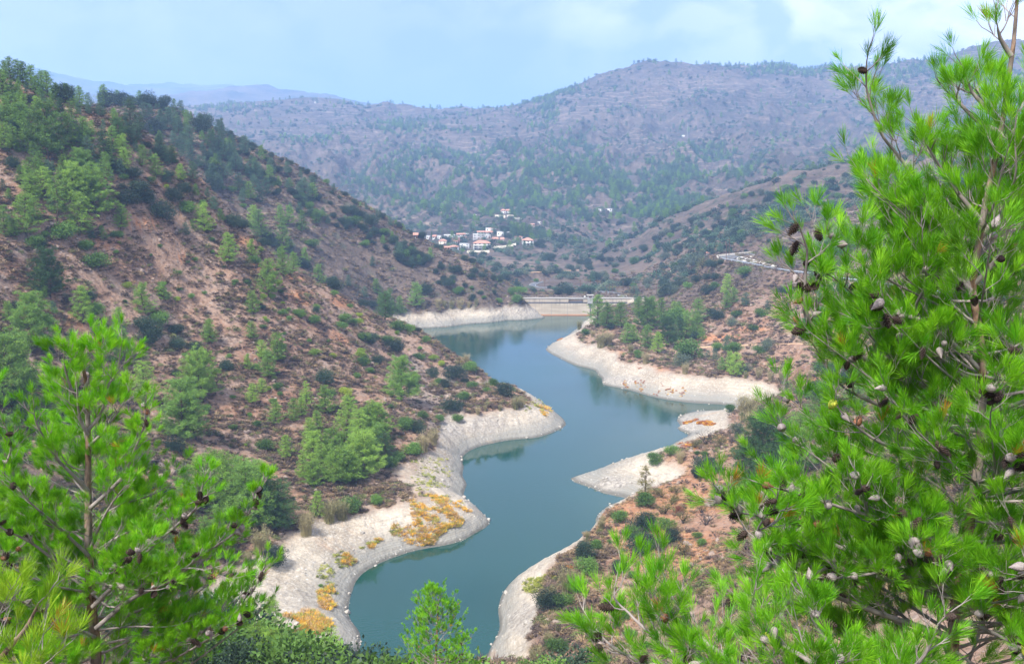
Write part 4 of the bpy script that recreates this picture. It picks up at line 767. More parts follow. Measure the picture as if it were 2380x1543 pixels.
# ---------------------------------------------------------------- plants one can tell apart: picture base x, base y, top y, kind (in the zoom frames they were read from)
ZF = {'A': (3.793, 0, 145.3), 'B': (3.320, 348.6, 203.4), 'C': (2.950, 406.7, 581), 'D': (3.793, 1336.4, 871.6), 'E': (4.055, 581, 1162), 'z2': (2.926, 697.3, 406.7), 'z3': (2.926, 1336.4, 464.8), 'z4': (2.926, 0, 639.2), 'z6': (2.2987, 697.3, 871.6), 'V': (1, 0, 0)}
PL = [
('A', "30,330,110P 60,300,150P 100,330,180P 150,300,180P 230,270,190p 290,360,280O 350,330,235P 400,380,290P 450,390,300P 500,400,320P 530,500,350D 640,570,360p 700,470,365G 780,460,370G 890,480,355G 1010,450,410G 20,480,330P 90,470,300P 200,460,290P 60,560,420P 190,630,410W 40,780,570L 120,640,520L 240,800,640P 160,800,690L 430,860,440W 570,760,490P 520,640,520P 740,760,520P 800,650,530G 900,620,520E 1050,680,520E 1000,770,590P 890,900,650D 1110,860,660L 1010,960,850O 1250,920,750P 1150,1020,890O 1100,1040,980S 1380,1010,830L 1460,1070,950L 1590,1050,910L 1500,1020,950O 120,930,820O 320,1050,870L 230,1040,890L 420,1000,880L 560,960,830L 700,970,790W 800,980,800P 880,990,870L 950,1120,900p 640,1230,940X 540,1180,960L 870,1370,1000X 760,1250,1000L 400,1200,960L 280,1230,1010L 500,1420,1060l 300,1420,1210L 235,1530,1210L 700,1520,1190L 1060,1470,1270L 500,1510,1440S 400,1540,1480S 50,1540,1300P 120,1540,1400P 1000,1540,1480S 1050,1540,1480S 1130,1260,1110O 1230,1200,1030O 1290,1250,1100O 1425,1400,1210O 1510,1230,1085O 1620,1160,1040O 1640,1320,1210S 1470,1120,1070Y 1080,1120,1060O 1730,1180,1080P 1650,1530,1420L 1700,1470,1390L 300,700,590P 370,640,560P 330,500,420P 440,520,430P 10,700,600P 80,700,600P 460,960,880P 350,930,860L 1330,1060,1000S 1180,1080,1040S 30,1120,1040L 60,1200,1120L 160,1300,1180L 560,1330,1230L 460,1320,1200L 1200,800,700P 980,1050,960P"),
('A', "1160,560,350G 1230,610,470G 1270,500,370G 1320,490,380G 1370,415,365G 1400,410,365G 1440,430,385O 1480,440,400O 1570,470,430O 1110,540,490G 1340,640,560G 1400,700,610G 1200,700,560G 1420,580,440G 1480,600,430G 1560,600,480G 1530,560,430G 1680,500,440G 1300,750,690O 1430,800,650G 1400,840,740O 1520,900,750D 1460,910,810G 1600,720,620G 1680,740,570G 1690,890,740G 1690,1040,890G 1640,620,520G 1620,480,430G 1250,760,700G 1350,880,780G"),
('B', "440,310,250G 470,480,340D 430,520,430G 500,540,420G 560,560,420G 610,570,440G 660,600,480G 480,730,600G 520,620,520G 570,710,590G 620,690,590G 540,770,690G 700,630,540G 650,480,400G 780,600,530G 910,730,610P 990,760,690P 1060,780,710P 1090,770,700P 1160,700,640G 1050,610,580G 450,600,560O 675,415,385O 700,470,430O 740,500,450O 790,490,455O 835,520,485O 690,520,480O 750,530,490O 900,570,530O 940,590,550O 760,660,600O 800,660,610O 860,690,630O 960,640,590O 1000,660,600O 1080,650,610O 1050,690,660O 1150,750,700O 890,740,700S 1110,840,775O 1160,850,800S 1130,860,825S 1240,890,830O 1300,880,820O 1400,820,790O 1460,860,830O 1390,910,870O 1500,970,900O 1560,980,890O 1600,1000,930O 1700,1060,960O 1640,1010,940O 1770,1010,950P 1530,1070,1005O 1440,1080,1035O 1510,1100,1060O 1640,1105,1040O 1590,1060,990P 1730,1110,1070O 1860,1070,1000P 1960,1110,1050P 400,410,340G 540,400,340G 590,480,400G 480,390,330G 620,540,470G 420,610,540G 460,560,480G"),
('B', "1170,1115,960P 1290,1055,940P 1370,1055,985P 1010,1050,920P 1060,1060,920P 1150,970,890G 1250,1000,930O 1070,960,890G 1030,1250,1050P 630,810,755S 1330,1130,1065M 1250,1230,1160S 1210,1360,1240P 440,850,780L 490,950,850P 440,1120,910L 550,1030,940L 650,1080,960O 720,1100,1010O 800,1080,920L 850,1160,960P 590,1360,1140L 800,1320,1180L 850,1270,1220Y 870,1240,1150O 910,1200,1110O 1080,1290,1180D 1030,1460,1240P 1100,1430,1280P 1170,1390,1310O 1210,1400,1330O 1320,1520,1370P 1400,1530,1440O 1540,1540,1450P 650,1530,1500S 410,920,860S 480,1190,1150S 720,930,890S 560,790,755S 1000,1290,1230O 940,1230,1150O"),
('C', "640,315,75L 740,190,50P 535,440,285L 600,410,370O 740,445,400S 780,420,390S 1085,310,270S 1090,280,180O 1210,270,180P 1210,350,290M 1300,330,250P 1390,300,200P 1400,390,290P 1440,480,290D 1490,440,270P 1545,440,320P 1290,400,330O 1350,400,340O 1440,500,370P 1640,390,225P 1725,300,215O 1350,115,45P 1930,305,255S 1870,250,165O 1920,165,100O 1700,110,40O 1820,130,80O 1790,160,120O 1985,250,215O 2035,200,150O 1160,495,425S 1140,550,480S 1290,625,555S 1350,645,560O 1495,700,580O 1280,790,725S 1020,910,790O 1165,1000,930Y 1550,1040,750W 1640,930,830P 1660,740,700S 1770,755,710Y 1770,880,790O 1920,900,770O 1850,940,870O 1815,920,870S 1990,920,860O 2040,950,890S 1910,1110,980O 1990,1030,960S 1480,1085,1050S 250,640,480L 135,705,610O 530,610,490L 510,820,715L 345,820,730O 70,730,700S 600,740,620L 640,870,690P 700,760,570L 200,1020,700X 150,950,710L 100,960,860O 10,860,810O 15,580,500O 10,670,580O 50,1300,920W 150,1300,990P 530,1050,920L 600,980,880L 890,1100,900l 1030,1120,930L 1170,1240,1000L 680,1190,1040L 815,1180,1020L 870,1140,1010L 570,1210,1160S 510,1140,1110S 400,1230,1190S 620,1370,1280S 760,1420,1270L 480,1350,1320Y 395,1020,990S 700,960,900S 920,1310,1150L 970,1250,1100L"),
('C', "395,410,340M 150,260,200M 1030,560,490M 790,670,610M 880,670,620M 1060,740,680M 310,560,490M 690,360,310M 1220,860,800M 860,360,320M 1255,440,390M 1410,520,470M"),
('C', "950,1450,1250X 1080,1450,1230X 1010,1543,1330L 1170,1480,1250X 1250,1330,1090L 1330,1300,1080X 1390,1290,1050X 1290,1500,1230X 1400,1400,1200W 1440,1450,1250D 1320,1560,1260X 1200,1600,1380X 1100,1600,1350X 880,1560,1400L 950,1620,1450X 1590,1230,1130S 1650,1250,1150O 1700,1160,1090S 1810,1180,1120S 1700,1380,1230R 1770,1330,1200R 1640,1400,1300S 1530,1440,1370S 1470,1500,1400S 1530,560,470S 1600,560,500S 1660,560,520O 1720,630,580S 1850,660,610O 1900,700,640S 1960,740,690R 2000,770,700R 1950,790,730A 2030,830,750S 1560,540,470A 1610,590,540A 1760,650,600A"),
('z6', "1090,110,20O 1150,180,100R 990,190,150R 1070,190,150R 950,210,160R 1180,170,100R 1030,60,10S 1000,90,60S 840,250,200S"),
('z2', "840,910,850R 940,900,830R 1030,905,845R 1090,905,825R 1200,890,835R 1150,900,850R 980,905,850R 1480,870,800S 1350,870,830S 1065,820,765S 1010,740,670O 1060,670,610O 1180,720,655O 1240,700,650O 950,640,590O 930,665,630O 1110,755,720O 1170,775,750S 1230,810,780O 1330,760,735O 1320,810,780O 1250,840,815S 840,620,555O 810,570,510O 730,540,480O 660,557,462L 640,470,400O 485,625,555P 710,490,440O 760,490,455O 565,470,410L 480,430,390P 1590,800,760O 1760,815,755O 1830,815,750O 1920,795,745O 1970,810,760O 1320,720,670O 1360,722,670O 1400,720,665O 1440,810,755S 1480,800,750S 1520,805,755S 1610,730,700S 1990,720,650P 2110,750,700V 2200,760,690V 2270,770,730S 1700,670,620V 1740,665,630V 1900,610,560O 1960,600,560O 2050,590,540O 1500,870,810A"),
('z3', "160,860,650P 205,870,700P 240,880,830O 30,880,810R 70,920,870S 180,1000,880R 120,930,880R 230,980,880R 320,870,700P 345,980,840P 400,960,850P 440,800,660P 490,880,680W 530,790,660P 590,830,670P 420,700,620P 500,1010,850P 560,1040,900L 640,1000,800E 700,950,790D 760,940,760P 580,1060,900D 740,870,780P 830,840,680P 820,950,890O 380,1040,970R 480,1110,1020R 420,1070,1010S 750,1180,1100R 720,1130,1030V 740,1090,1020O 640,640,540O 765,610,550S 900,650,570O 945,600,550S 830,560,495O 900,540,485O 955,545,490O 1030,640,510L 1020,740,620P 1100,590,520M 1160,520,440S 1070,700,600P 1150,720,630L 975,810,730O 1060,860,780V 1120,780,745O 1260,795,730S 1310,750,680L 1210,890,840S 1290,1030,950V 960,1020,960S 1040,1030,980S 960,1090,1010L 1040,1160,1030L 1090,1200,1040L 1000,1160,1070P 1170,1170,1100V 850,1080,1010P 900,1080,1020P 1160,1210,1160R 1250,1210,1130R 1330,1230,1150R 1410,1230,1140R 1600,1210,1150R 1440,1340,1160p 1530,1330,1280S 1640,1360,1220O 1580,1350,1290O 1720,1280,1110D 1060,1440,1380S 1350,1350,1300A 1200,1480,1320R 1230,1400,1330A"),
('z3', "1000,360,290P 1130,320,290S 1160,355,330O 1320,290,260O 1425,360,300O 1380,240,160P 1690,200,60P 1700,370,180W 1800,380,180W 1860,350,220P 1770,80,20O 1815,110,65O 1890,220,160O 1490,150,105O 1240,120,85O 1370,115,70O 800,170,110O 500,580,510V 690,470,420S 740,490,430V 830,440,340V 870,470,370A 940,460,400O 990,440,400O 610,410,340V 590,480,430V 400,640,580V 240,580,520V 150,540,480O 50,615,570O 90,630,590O 1790,520,380p 1730,500,400P 1600,480,400P 1450,470,380P 2050,500,420P 1950,640,540P 1850,650,560P 1850,430,390O 1960,420,370O 1600,560,450P 1660,700,600P"),
('z2', "830,440,378O 800,430,395O 897,437,385c 1105,402,365P 1135,400,372P 1160,402,368P 1195,400,366P 1215,398,370P 1420,432,398O 1400,425,405O 1450,425,335P 1480,428,325P 1510,430,330P 1540,430,335P 1570,430,340P 1600,430,350P 1630,435,360P 1660,440,370P 1420,330,285P 1450,335,290P 1500,335,300P 1700,320,280P 1730,322,285P 1820,290,235P 1930,290,230P 1900,275,235P 1640,480,430O 1610,490,450O 1790,450,395O 1830,460,430S 1300,470,440O 1320,460,425O 1250,555,505O 1260,520,500S 1190,545,520S 1100,525,500S 1060,500,480S 1010,455,430O 960,500,470O 1390,400,340O 1380,395,355O 1370,380,350c 1700,585,520O 1680,580,530O 1180,592,560O 1370,470,440S 1450,470,445S 1330,400,378O 1215,455,440S 1120,470,452S 1030,440,425S 870,425,410S 2200,330,280P 2280,390,320P 2180,440,370P 1910,465,410c 1080,270,225P 1100,270,230P 1040,275,240P 980,270,240P 1020,320,290O 1060,295,270O"),
('z4', "345,150,-130E 215,520,180W 60,440,380O 90,260,170O 570,330,100L 600,170,100O 1000,270,70L 830,370,230L 850,190,165S 60,930,480W 140,720,480L 310,880,820S 350,790,660L 380,1000,890L 1180,1200,1080O 750,590,400P 850,560,380P 990,860,600L 270,310,250S 1100,80,40S 1220,110,80S"),
('V', "500,1180,1050L 540,1200,1055L 580,1220,1080W 620,1225,1090D 650,1230,1110D 600,1180,1070L 560,1160,1060P 470,1160,1060L 440,1190,1085P 740,1200,1140L 820,1190,1145S 873,1172,1145S 640,1315,1262O 765,1212,1150R 712,1242,1175R 608,1282,1215R 795,1205,1150R 575,1310,1275R 425,1335,1270R 400,1320,1250R 470,1290,1200P 380,1290,1190P 520,1270,1180P 583,1315,1296S 500,1490,1375O 540,1510,1440O 450,1500,1400O 470,1440,1370O 260,1140,1010P 180,1120,1010P 330,1080,1000P 20,1100,980W 70,980,870P 300,1290,1180L 60,1300,1150P 180,1300,1170P 340,1360,1260S 250,1480,1360S 120,1440,1300P 30,1500,1380O 350,1500,1410S"),
('E', "190,1340,890L 130,1330,1150L 460,1440,1210S 740,1400,1170l 200,1543,1290O 860,1500,1320O 960,1500,1380O 1200,1540,1340O 1290,1543,1400Y 670,815,780S 330,1500,1330S 60,1440,1300A 560,1540,1400S 1080,1543,1400O"),
('D', "680,780,660S 610,1110,790a 860,700,600S 930,770,640R 1060,650,530A 1155,610,420M 1290,625,490A 1430,530,400V 1370,320,245S 1440,740,560A 1500,690,570M 1150,720,660S 1080,700,660S 1070,910,800O 1130,900,820O 1270,860,770V 1100,940,880A 765,1080,950A 850,1030,940A 965,1020,930A 850,1140,1030A 880,1110,1010A 1020,1130,1010A 760,1220,1110M 690,1300,1180A 660,1170,1060A 400,1300,1170S 610,1370,1180O 910,1210,1140Q 710,1370,1310Q 850,1470,1330O 760,1530,1410S 900,1510,1450M 1080,1440,1370S 1120,1500,1430S 230,1360,1240R 110,1440,1360R 80,1540,1440O 190,1530,1430S 300,1480,1440S 1500,400,160R 1590,420,270R 1540,480,300R 1480,250,150A 1580,270,190A 1700,900,330E 1620,480,360V 1700,520,340P 1220,1150,950L 1300,1150,980P 1640,760,560D"),
('z6', "1520,980,870O 1590,940,860S 1540,1060,950S 1430,1170,980R 1340,1240,1110O 1400,1230,1150S 1490,1340,1260S 1370,1480,1390S 1330,1440,1350R 1260,1543,1430R 1480,1160,1090O 1350,1190,1110R 1580,1410,1330S 1620,780,740R 1300,1230,1130R 1450,1420,1370M"),
('V', "1700,1180,1090P 1740,1130,1020D 1800,1120,980D 1850,1090,960P 1760,1200,1120L 1650,1170,1110P 1900,1000,900P 1980,950,850P"),
]
KIND = {'P': ('cone', 'P'), 'L': ('cone', 'L'), 'D': ('cone', 'D'), 'G': ('cone', 'G'), 'p': ('thin', 'P'), 'l': ('thin', 'L'), 'a': ('thin', 'A'), 'W': ('wide', 'P'), 'X': ('wide', 'L'), 'E': ('wide', 'D'),
 'O': ('oak', 'O'), 'c': ('cypress', 'D'), 'S': ('shrub', 'S'), 'Y': ('shrub', 'Y'), 'V': ('olive', 'V'), 'A': ('almond', 'A'), 'R': ('reed', 'R'), 'M': ('dead', None), 'Q': ('shrub', 'Q')}
WORD = {'P': ('pine_tree', 'mid green pine', 'pine'), 'L': ('pine_tree', 'light green pine', 'pine'), 'D': ('pine_tree', 'deep green pine', 'pine'), 'G': ('pine_tree', 'hazy grey green pine', 'pine'),
 'p': ('pine_tree', 'slender sparse pine', 'pine'), 'l': ('pine_tree', 'slender light green pine', 'pine'), 'a': ('pine_tree', 'thin yellowish pine', 'pine'), 'W': ('pine_tree', 'broad mid green pine', 'pine'), 'X': ('pine_tree', 'broad light green pine', 'pine'), 'E': ('pine_tree', 'broad deep green pine', 'pine'),
 'c': ('cypress_tree', 'narrow dark cypress', 'cypress'), 'O': ('oak_bush', 'dark rounded oak bush', 'oak bush'), 'S': ('green_shrub', 'green leafy shrub', 'shrub'), 'Y': ('bright_shrub', 'bright yellow green shrub', 'shrub'), 'V': ('olive_tree', 'grey green olive tree', 'olive tree'),
 'A': ('almond_tree', 'thin yellowing almond tree', 'almond tree'), 'R': ('reed_clump', 'arching tan green reed clump', 'reeds'), 'M': ('dead_bush', 'bare dark dead bush', 'dead bush'), 'Q': ('red_shrub', 'rusty red dry shrub', 'shrub')}
WHERE = [("on the crest of the near left hill", 90, 230), ("on the wooded shoulder of the left hill", 200, 330), ("among the light pines of the left hill", 150, 440), ("left of the big dark oaks on the left hill", 60, 560),
 ("beside the big dark oaks on the left hill", 360, 470), ("on the ridge notch right of the dark oaks", 450, 400), ("on the left hill's bare upper slope", 420, 560), ("on the brown slope above the left foreground pine", 180, 680), ("on the left slope's sandy shelf", 560, 640),
 ("on the near spur's crest above the gully", 600, 560), ("along the near spur's crest by the red soil", 720, 650), ("on the brown slope right of the left foreground pine", 450, 860), ("mid-slope on the left hill", 600, 780), ("on the brown slope above the shore grove", 660, 940),
 ("in the pine grove above the left beach", 820, 1050), ("behind the left foreground pine", 160, 1000), ("low in the left hollow behind the foreground pine", 200, 1250), ("in the dark wood edging the pale left beach", 560, 1180), ("at the beach edge below the grove", 740, 1210),
 ("on the near spur's lower crest above the cove", 860, 720), ("on the rocky end of the near spur", 1000, 850), ("above the cliff of the left headland", 1040, 930), ("on the crest sinking to the left headland", 1130, 880), ("beside the crag at the left inlet", 960, 1020),
 ("on the far left spur's summit", 420, 270), ("on the far left spur's upper face", 470, 350), ("on the far left spur's skyline edge", 620, 380), ("on the far left spur's wooded face", 520, 420), ("halfway down the far left spur's edge", 740, 470), ("on the far left spur's middle slope", 700, 540),
 ("on the terraced far left slope", 840, 580), ("low on the far left spur's edge", 930, 570), ("above the far left beach", 1020, 650), ("in the line above the far left beach", 1030, 715), ("by the dam's left end", 1190, 690), ("in the cove gully behind the near spur", 880, 690),
 ("in the gully left of the valley road", 1170, 640), ("on the bank behind the dam", 1320, 680), ("on the slope right of the valley road", 1440, 650), ("on the rocky hill above the garden", 1560, 560), ("by the green garden below the hairpin", 1590, 610), ("around the hairpin road", 1720, 590), ("at the village's left end", 980, 552), ("in the middle of the village", 1090, 550), ("in the pine wood above the village", 1220, 540), ("just below the village", 1110, 590), ("near the lone white house above the village", 1160, 505), ("on the knoll right above the village", 1380, 495), ("on the dry field right of the village", 1330, 575), ("on the slope above the village's left", 1050, 500),
 ("on the rocky hill above the hairpin road", 1750, 500), ("on the hill behind the right foreground pine", 1930, 540), ("below the guard rail of the right road", 1900, 660), ("on the slope below the hairpin road", 1640, 670), ("in the pine clump on the point by the dam", 1500, 730), ("in the reeds at the right point's shore", 1400, 780),
 ("in the dark pines above the right shore", 1560, 790), ("on the open slope above the right beach", 1720, 760), ("by the track above the right beach", 1700, 830), ("at the top of the right beach", 1780, 870), ("by the oak at the right inlet's head", 1890, 910), ("at the right inlet's grassy mouth", 1740, 960),
 ("by the small white rocky point", 1660, 1010), ("on the neck of the right headland", 1530, 1060), ("in the almond orchard", 1590, 1150), ("on the red slope right of the orchard", 1690, 1080), ("on the near right bank below the orchard", 1450, 1200), ("on the red slope below the orchard", 1540, 1260),
 ("beside the near right shore", 1370, 1290), ("at the bottom of the near right bank", 1310, 1440), ("under the right foreground pine's left side", 1600, 1420), ("in the bottom left corner thicket", 620, 1480), ("at the bottom edge left of the lake", 800, 1520), ("behind the right foreground pine's branches", 1850, 1050)]
used_xy = []; PLANTS = []
prng = random.Random(5)
templates = {}
def proto_of(kind, vi):
    """first of its sort: an Empty with wood and foliage as parts (one mesh alone where it has no wood)"""
    return PROTO[KIND[kind][0]][vi % len(PROTO[KIND[kind][0]])]
PARTN = {'pine_tree': ('trunk', 'crown'), 'olive_tree': ('trunk', 'crown'), 'almond_tree': ('trunk', 'crown')}
def make_plant(kind, vi, H, W, loc, rz):
    nm, lab, cat = WORD[kind]; wood, leaf = proto_of(kind, vi); key = (kind, vi % 4)
    if wood and leaf:
        if key not in templates:
            root = empty(nm); a = link('trunk', wood, root); b = link('crown', leaf, root); b.material_slots[0].link = 'OBJECT'; b.material_slots[0].material = LM[KIND[kind][1]]
            templates[key] = root; r_ = root
        else:
            src = templates[key]; r_ = src.copy(); col.objects.link(r_)
            for ch in list(src.children):
                c = ch.copy(); col.objects.link(c); c.parent = r_
    else:
        r_ = bpy.data.objects.new(nm, wood or leaf); col.objects.link(r_)
        if leaf: r_.material_slots[0].link = 'OBJECT'; r_.material_slots[0].material = LM[KIND[kind][1]]
    r_.location = loc; r_.rotation_euler = (0, 0, rz); r_.scale = (W, W, H)
    return r_
def add_plant(kind, x, yb, yt, force=False):
    hpx = yb - yt
    if hpx <= 2: return
    grp = KIND[kind][0]
    for (a, b, h_, g_) in used_xy:
        if math.hypot(a - x, b - yb) < 0.22 * min(h_, hpx) + 2 and g_ == grp and not force: return
    h = hit(x, yb)
    if h is None: h = hit(x, yb + 12)
    if h is None: return
    p, d = h
    H = hpx / FV * d * (1.12 if grp in ('cone', 'wide', 'thin') else 1.03)
    used_xy.append((x, yb, hpx, grp))
    vi = prng.randrange(12)
    W = H * {'cone': 1.2, 'wide': 1.08, 'thin': 1.05, 'oak': 1.12, 'shrub': 1.25, 'olive': 1.1, 'almond': 1.0, 'reed': 0.8, 'dead': 1.0, 'cypress': 0.9}[grp] * prng.uniform(0.9, 1.12)
    o = make_plant(kind, vi, H, W, (p.x, p.y, p.z - 0.03 * H), prng.uniform(0, 6.28))
    PLANTS.append((o, kind, x, yb, H))
import re as _re
for fr, txt in PL:
    s_, ox, oy = ZF[fr]
    for tk in txt.split():
        a, b, c = tk[:-1].split(','); add_plant(tk[-1], float(a) / s_ + ox, float(b) / s_ + oy, float(c) / s_ + oy)
# bushes and small pines that dot the stonier hillsides: one by one, spread at random where the photograph has them
def inside(x, y, poly):
    r_ = False; j = len(poly) - 1
    for i in range(len(poly)):
        (xi, yi), (xj, yj) = poly[i], poly[j]
        if (yi > y) != (yj > y) and x < (xj - xi) * (y - yi) / (yj - yi) + xi: r_ = not r_
        j = i
    return r_
def scatter(poly, n, kinds, h0, h1):
    xs = [p[0] for p in poly]; ys = [p[1] for p in poly]; c = 0; t_ = 0
    while c < n and t_ < n * 12:
        t_ += 1; x = prng.uniform(min(xs), max(xs)); y = prng.uniform(min(ys), max(ys))
        if not inside(x, y, poly): continue
        h = prng.uniform(h0, h1) * (1 + (y - min(ys)) / max(1, max(ys) - min(ys)) * 0.3); m_ = len(PLANTS); add_plant(prng.choice(kinds), x, y, y - h); c += len(PLANTS) > m_
scatter([(1450, 600), (1560, 525), (1700, 470), (1850, 420), (2000, 400), (2000, 480), (1800, 540), (1720, 565), (1600, 580), (1500, 640)], 95, 'OOOVSOG', 9, 17)
scatter([(1440, 640), (1620, 600), (1660, 615), (1560, 690), (1450, 700)], 22, 'OVVO', 11, 20)
scatter([(1150, 650), (1250, 600), (1430, 590), (1440, 660), (1300, 650)], 26, 'OOVS', 8, 15)
scatter([(850, 520), (960, 560), (1180, 670), (1100, 700), (950, 650), (820, 570)], 16, 'OSO', 8, 14)
scatter([(1650, 700), (2000, 650), (2100, 900), (1900, 930), (1650, 800)], 26, 'SOSVP', 14, 30)
scatter([(300, 600), (620, 620), (800, 760), (760, 950), (500, 1050), (250, 900)], 26, 'SSYMS', 7, 16)
scatter([(250, 560), (560, 560), (880, 740), (1040, 860), (960, 940), (700, 960), (400, 800)], 44, 'SSYS', 6, 13)
scatter([(1350, 1350), (1600, 1200), (1640, 1400), (1500, 1540), (1300, 1540)], 16, 'SMASM', 14, 26)
scatter([(2000, 350), (2380, 300), (2380, 600), (2050, 600)], 24, 'OOVPP', 14, 34)
scatter([(2000, 620), (2380, 620), (2380, 1000), (1950, 1000)], 18, 'OSPP', 25, 60)
def crest_y(x, y0, y1):
    for y in np.arange(y0, y1, 2.0):
        h = hit(x, float(y))
        if h and h[1] < 640: return float(y)
    return None
for x0_, x1_, n_, ks_, h0_, h1_ in ((0, 120, 9, 'PPLP', 34, 52), (120, 260, 9, 'PPOPG', 26, 44), (260, 520, 15, 'GGPOGO', 20, 38), (520, 900, 22, 'OOSOGO', 10, 18), (900, 1180, 12, 'OOPO', 9, 17)):
    for i in range(n_):
        x = x0_ + (x1_ - x0_) * (i + prng.random()) / n_; y = crest_y(x, 150, 700)
        if y: y += prng.uniform(3, 9); add_plant(prng.choice(ks_), x, y, y - prng.uniform(h0_, h1_))
scatter([(250, 290), (420, 275), (640, 380), (760, 470), (700, 500), (560, 470), (430, 420), (330, 360)], 52, 'GGGPGO', 22, 38)
scatter([(0, 230), (90, 250), (250, 330), (300, 400), (200, 470), (0, 470)], 24, 'PPLPLG', 28, 48)
scatter([(620, 420), (760, 480), (960, 575), (1100, 640), (1000, 640), (850, 580), (640, 480)], 40, 'OOSGPO', 10, 22)
scatter([(0, 500), (300, 560), (420, 700), (300, 900), (0, 950)], 26, 'LPSOSL', 20, 40)
scatter([(560, 560), (800, 720), (1000, 830), (960, 900), (760, 800), (540, 640)], 22, 'SOSYMO', 12, 24)
scatter([(1440, 720), (1640, 700), (1720, 780), (1640, 860), (1480, 800)], 8, 'PLSO', 24, 44)
scatter([(1480, 1180), (1640, 1080), (1700, 1200), (1560, 1330), (1380, 1350)], 22, 'ASAAMO', 26, 48)
def add_near(kind, x, yt, d):
    a, b, c = (float(v) for v in ray(x, yt)); gz = float(grid_z(a * d, b * d)[0]); H = CAMZ + c * d - gz; grp = KIND[kind][0]
    if H < 0.6: return
    W = H * {'cone': 1.15, 'wide': 1.0, 'thin': 1.0, 'oak': 1.0, 'shrub': 1.1}.get(grp, 1.0)
    o = make_plant(kind, prng.randrange(12), H, W, (a * d, b * d, gz - 0.05), prng.uniform(0, 6.28)); PLANTS.append((o, kind, x, 1543 - (1543 - yt) * .3, H))
for tk in "560,1478,62O 640,1450,66L 690,1462,60S 735,1470,64S 765,1448,70l 800,1492,48O 845,1488,46O 880,1498,44S 915,1506,45O 700,1505,42O 590,1440,75L 530,1400,85O 480,1370,95O 440,1380,90D 770,1515,40S 960,1520,44S 1045,1512,46S 1075,1520,47O 830,1525,38O 620,1420,82S 500,1450,72S 400,1420,84L 350,1450,70O 300,1400,78P 120,1380,75L 60,1420,66O 1290,1520,60S 1340,1490,72O 1220,1535,60S".split():
    a, b, c = tk[:-1].split(','); add_near(tk[-1], float(a), float(b), float(c))
# past about 300 pines the smallest in the picture become one mass (placed again below as stuff)
REST = []
for cls, cap in (('pine_tree', 292), ('oak_bush', 292)):
    L_ = sorted([t for t in PLANTS if WORD[t[1]][0] == cls], key=lambda t: -t[4] / math.hypot(*t[0].location[:2]))
    for t in L_[cap:]:
        REST.append((cls, t[1], tuple(t[0].location), tuple(t[0].scale), t[0].rotation_euler.z)); PLANTS.remove(t)
        for ch in list(t[0].children): bpy.data.objects.remove(ch)
        for k_ in [k_ for k_, v_ in templates.items() if v_ == t[0]]: del templates[k_]
        bpy.data.objects.remove(t[0])
print('rest', len(REST))
# labels that single each plant out
SIZES = ('small', 'mid-sized', 'tall')
buck = {}
for o, kind, x, y, H in PLANTS:
    w_ = min(WHERE, key=lambda t: (t[1] - x) ** 2 + (1.6 * (t[2] - y)) ** 2)[0]
    buck.setdefault((WORD[kind][1], w_, WORD[kind][2]), []).append((x, y, H, o, kind))
b2 = {}
for (lab, w_, cat), L_ in buck.items():
    if len(L_) > 6:
        L_.sort(key=lambda t: -t[2]); k = (len(L_) + 1) // 2; b2[('tall ' + lab, w_, cat)] = L_[:k]; b2[('small ' + lab, w_, cat)] = L_[k:]
    else: b2[(lab, w_, cat)] = L_
buck = b2
ORD = ['leftmost', 'second', 'third', 'fourth', 'fifth', 'sixth', 'seventh', 'eighth', 'ninth', 'tenth', 'eleventh', 'twelfth', 'thirteenth', 'fourteenth', 'fifteenth', 'sixteenth', 'seventeenth', 'eighteenth', 'nineteenth', 'twentieth']
for (lab, w_, cat), L_ in buck.items():
    L_.sort(key=lambda t: t[0])
    for i, (x, y, H, o, kind) in enumerate(L_):
        if len(L_) == 1: s_ = f"{lab} {w_}"
        elif i == len(L_) - 1: s_ = f"rightmost {lab} {w_}"
        elif i == 0: s_ = f"leftmost {lab} {w_}"
        else: s_ = f"{ORD[min(i, 19)]} from left, {lab} {w_}"
        s_ = s_ if len(s_.split()) <= 16 else s_.replace('rounded ', '').replace(' leafy', '').replace('near ', '').replace('yellow green', 'green').replace(' arching', '').replace('arching ', '')
        s_ = ' '.join(s_.replace('light green pine', 'light pine').replace('mid green pine', 'green pine').replace('deep green pine', 'dark pine').split()) if len(s_.split()) > 16 else s_
        s_ = s_.replace("the near left hill", "the left hill") if len(s_.split()) > 16 else s_
        s_ = s_.replace('bare upper ', 'upper ').replace('dark rounded', 'dark').replace('dark oak bush', 'oak bush').replace('sandy ', '') if len(s_.split()) > 16 else s_
        tag(o, s_, cat, {'pine': 'pines on the hillsides', 'oak bush': 'dark oak bushes on the hillsides', 'shrub': 'shrubs on the slopes', 'olive tree': 'olive trees on the slopes', 'almond tree': 'almond trees above the shore', 'reeds': 'reed clumps along the old shoreline', 'dead bush': 'dead bushes on the slopes', 'cypress': 'cypresses in the village'}[cat])
print('plants', len(PLANTS))
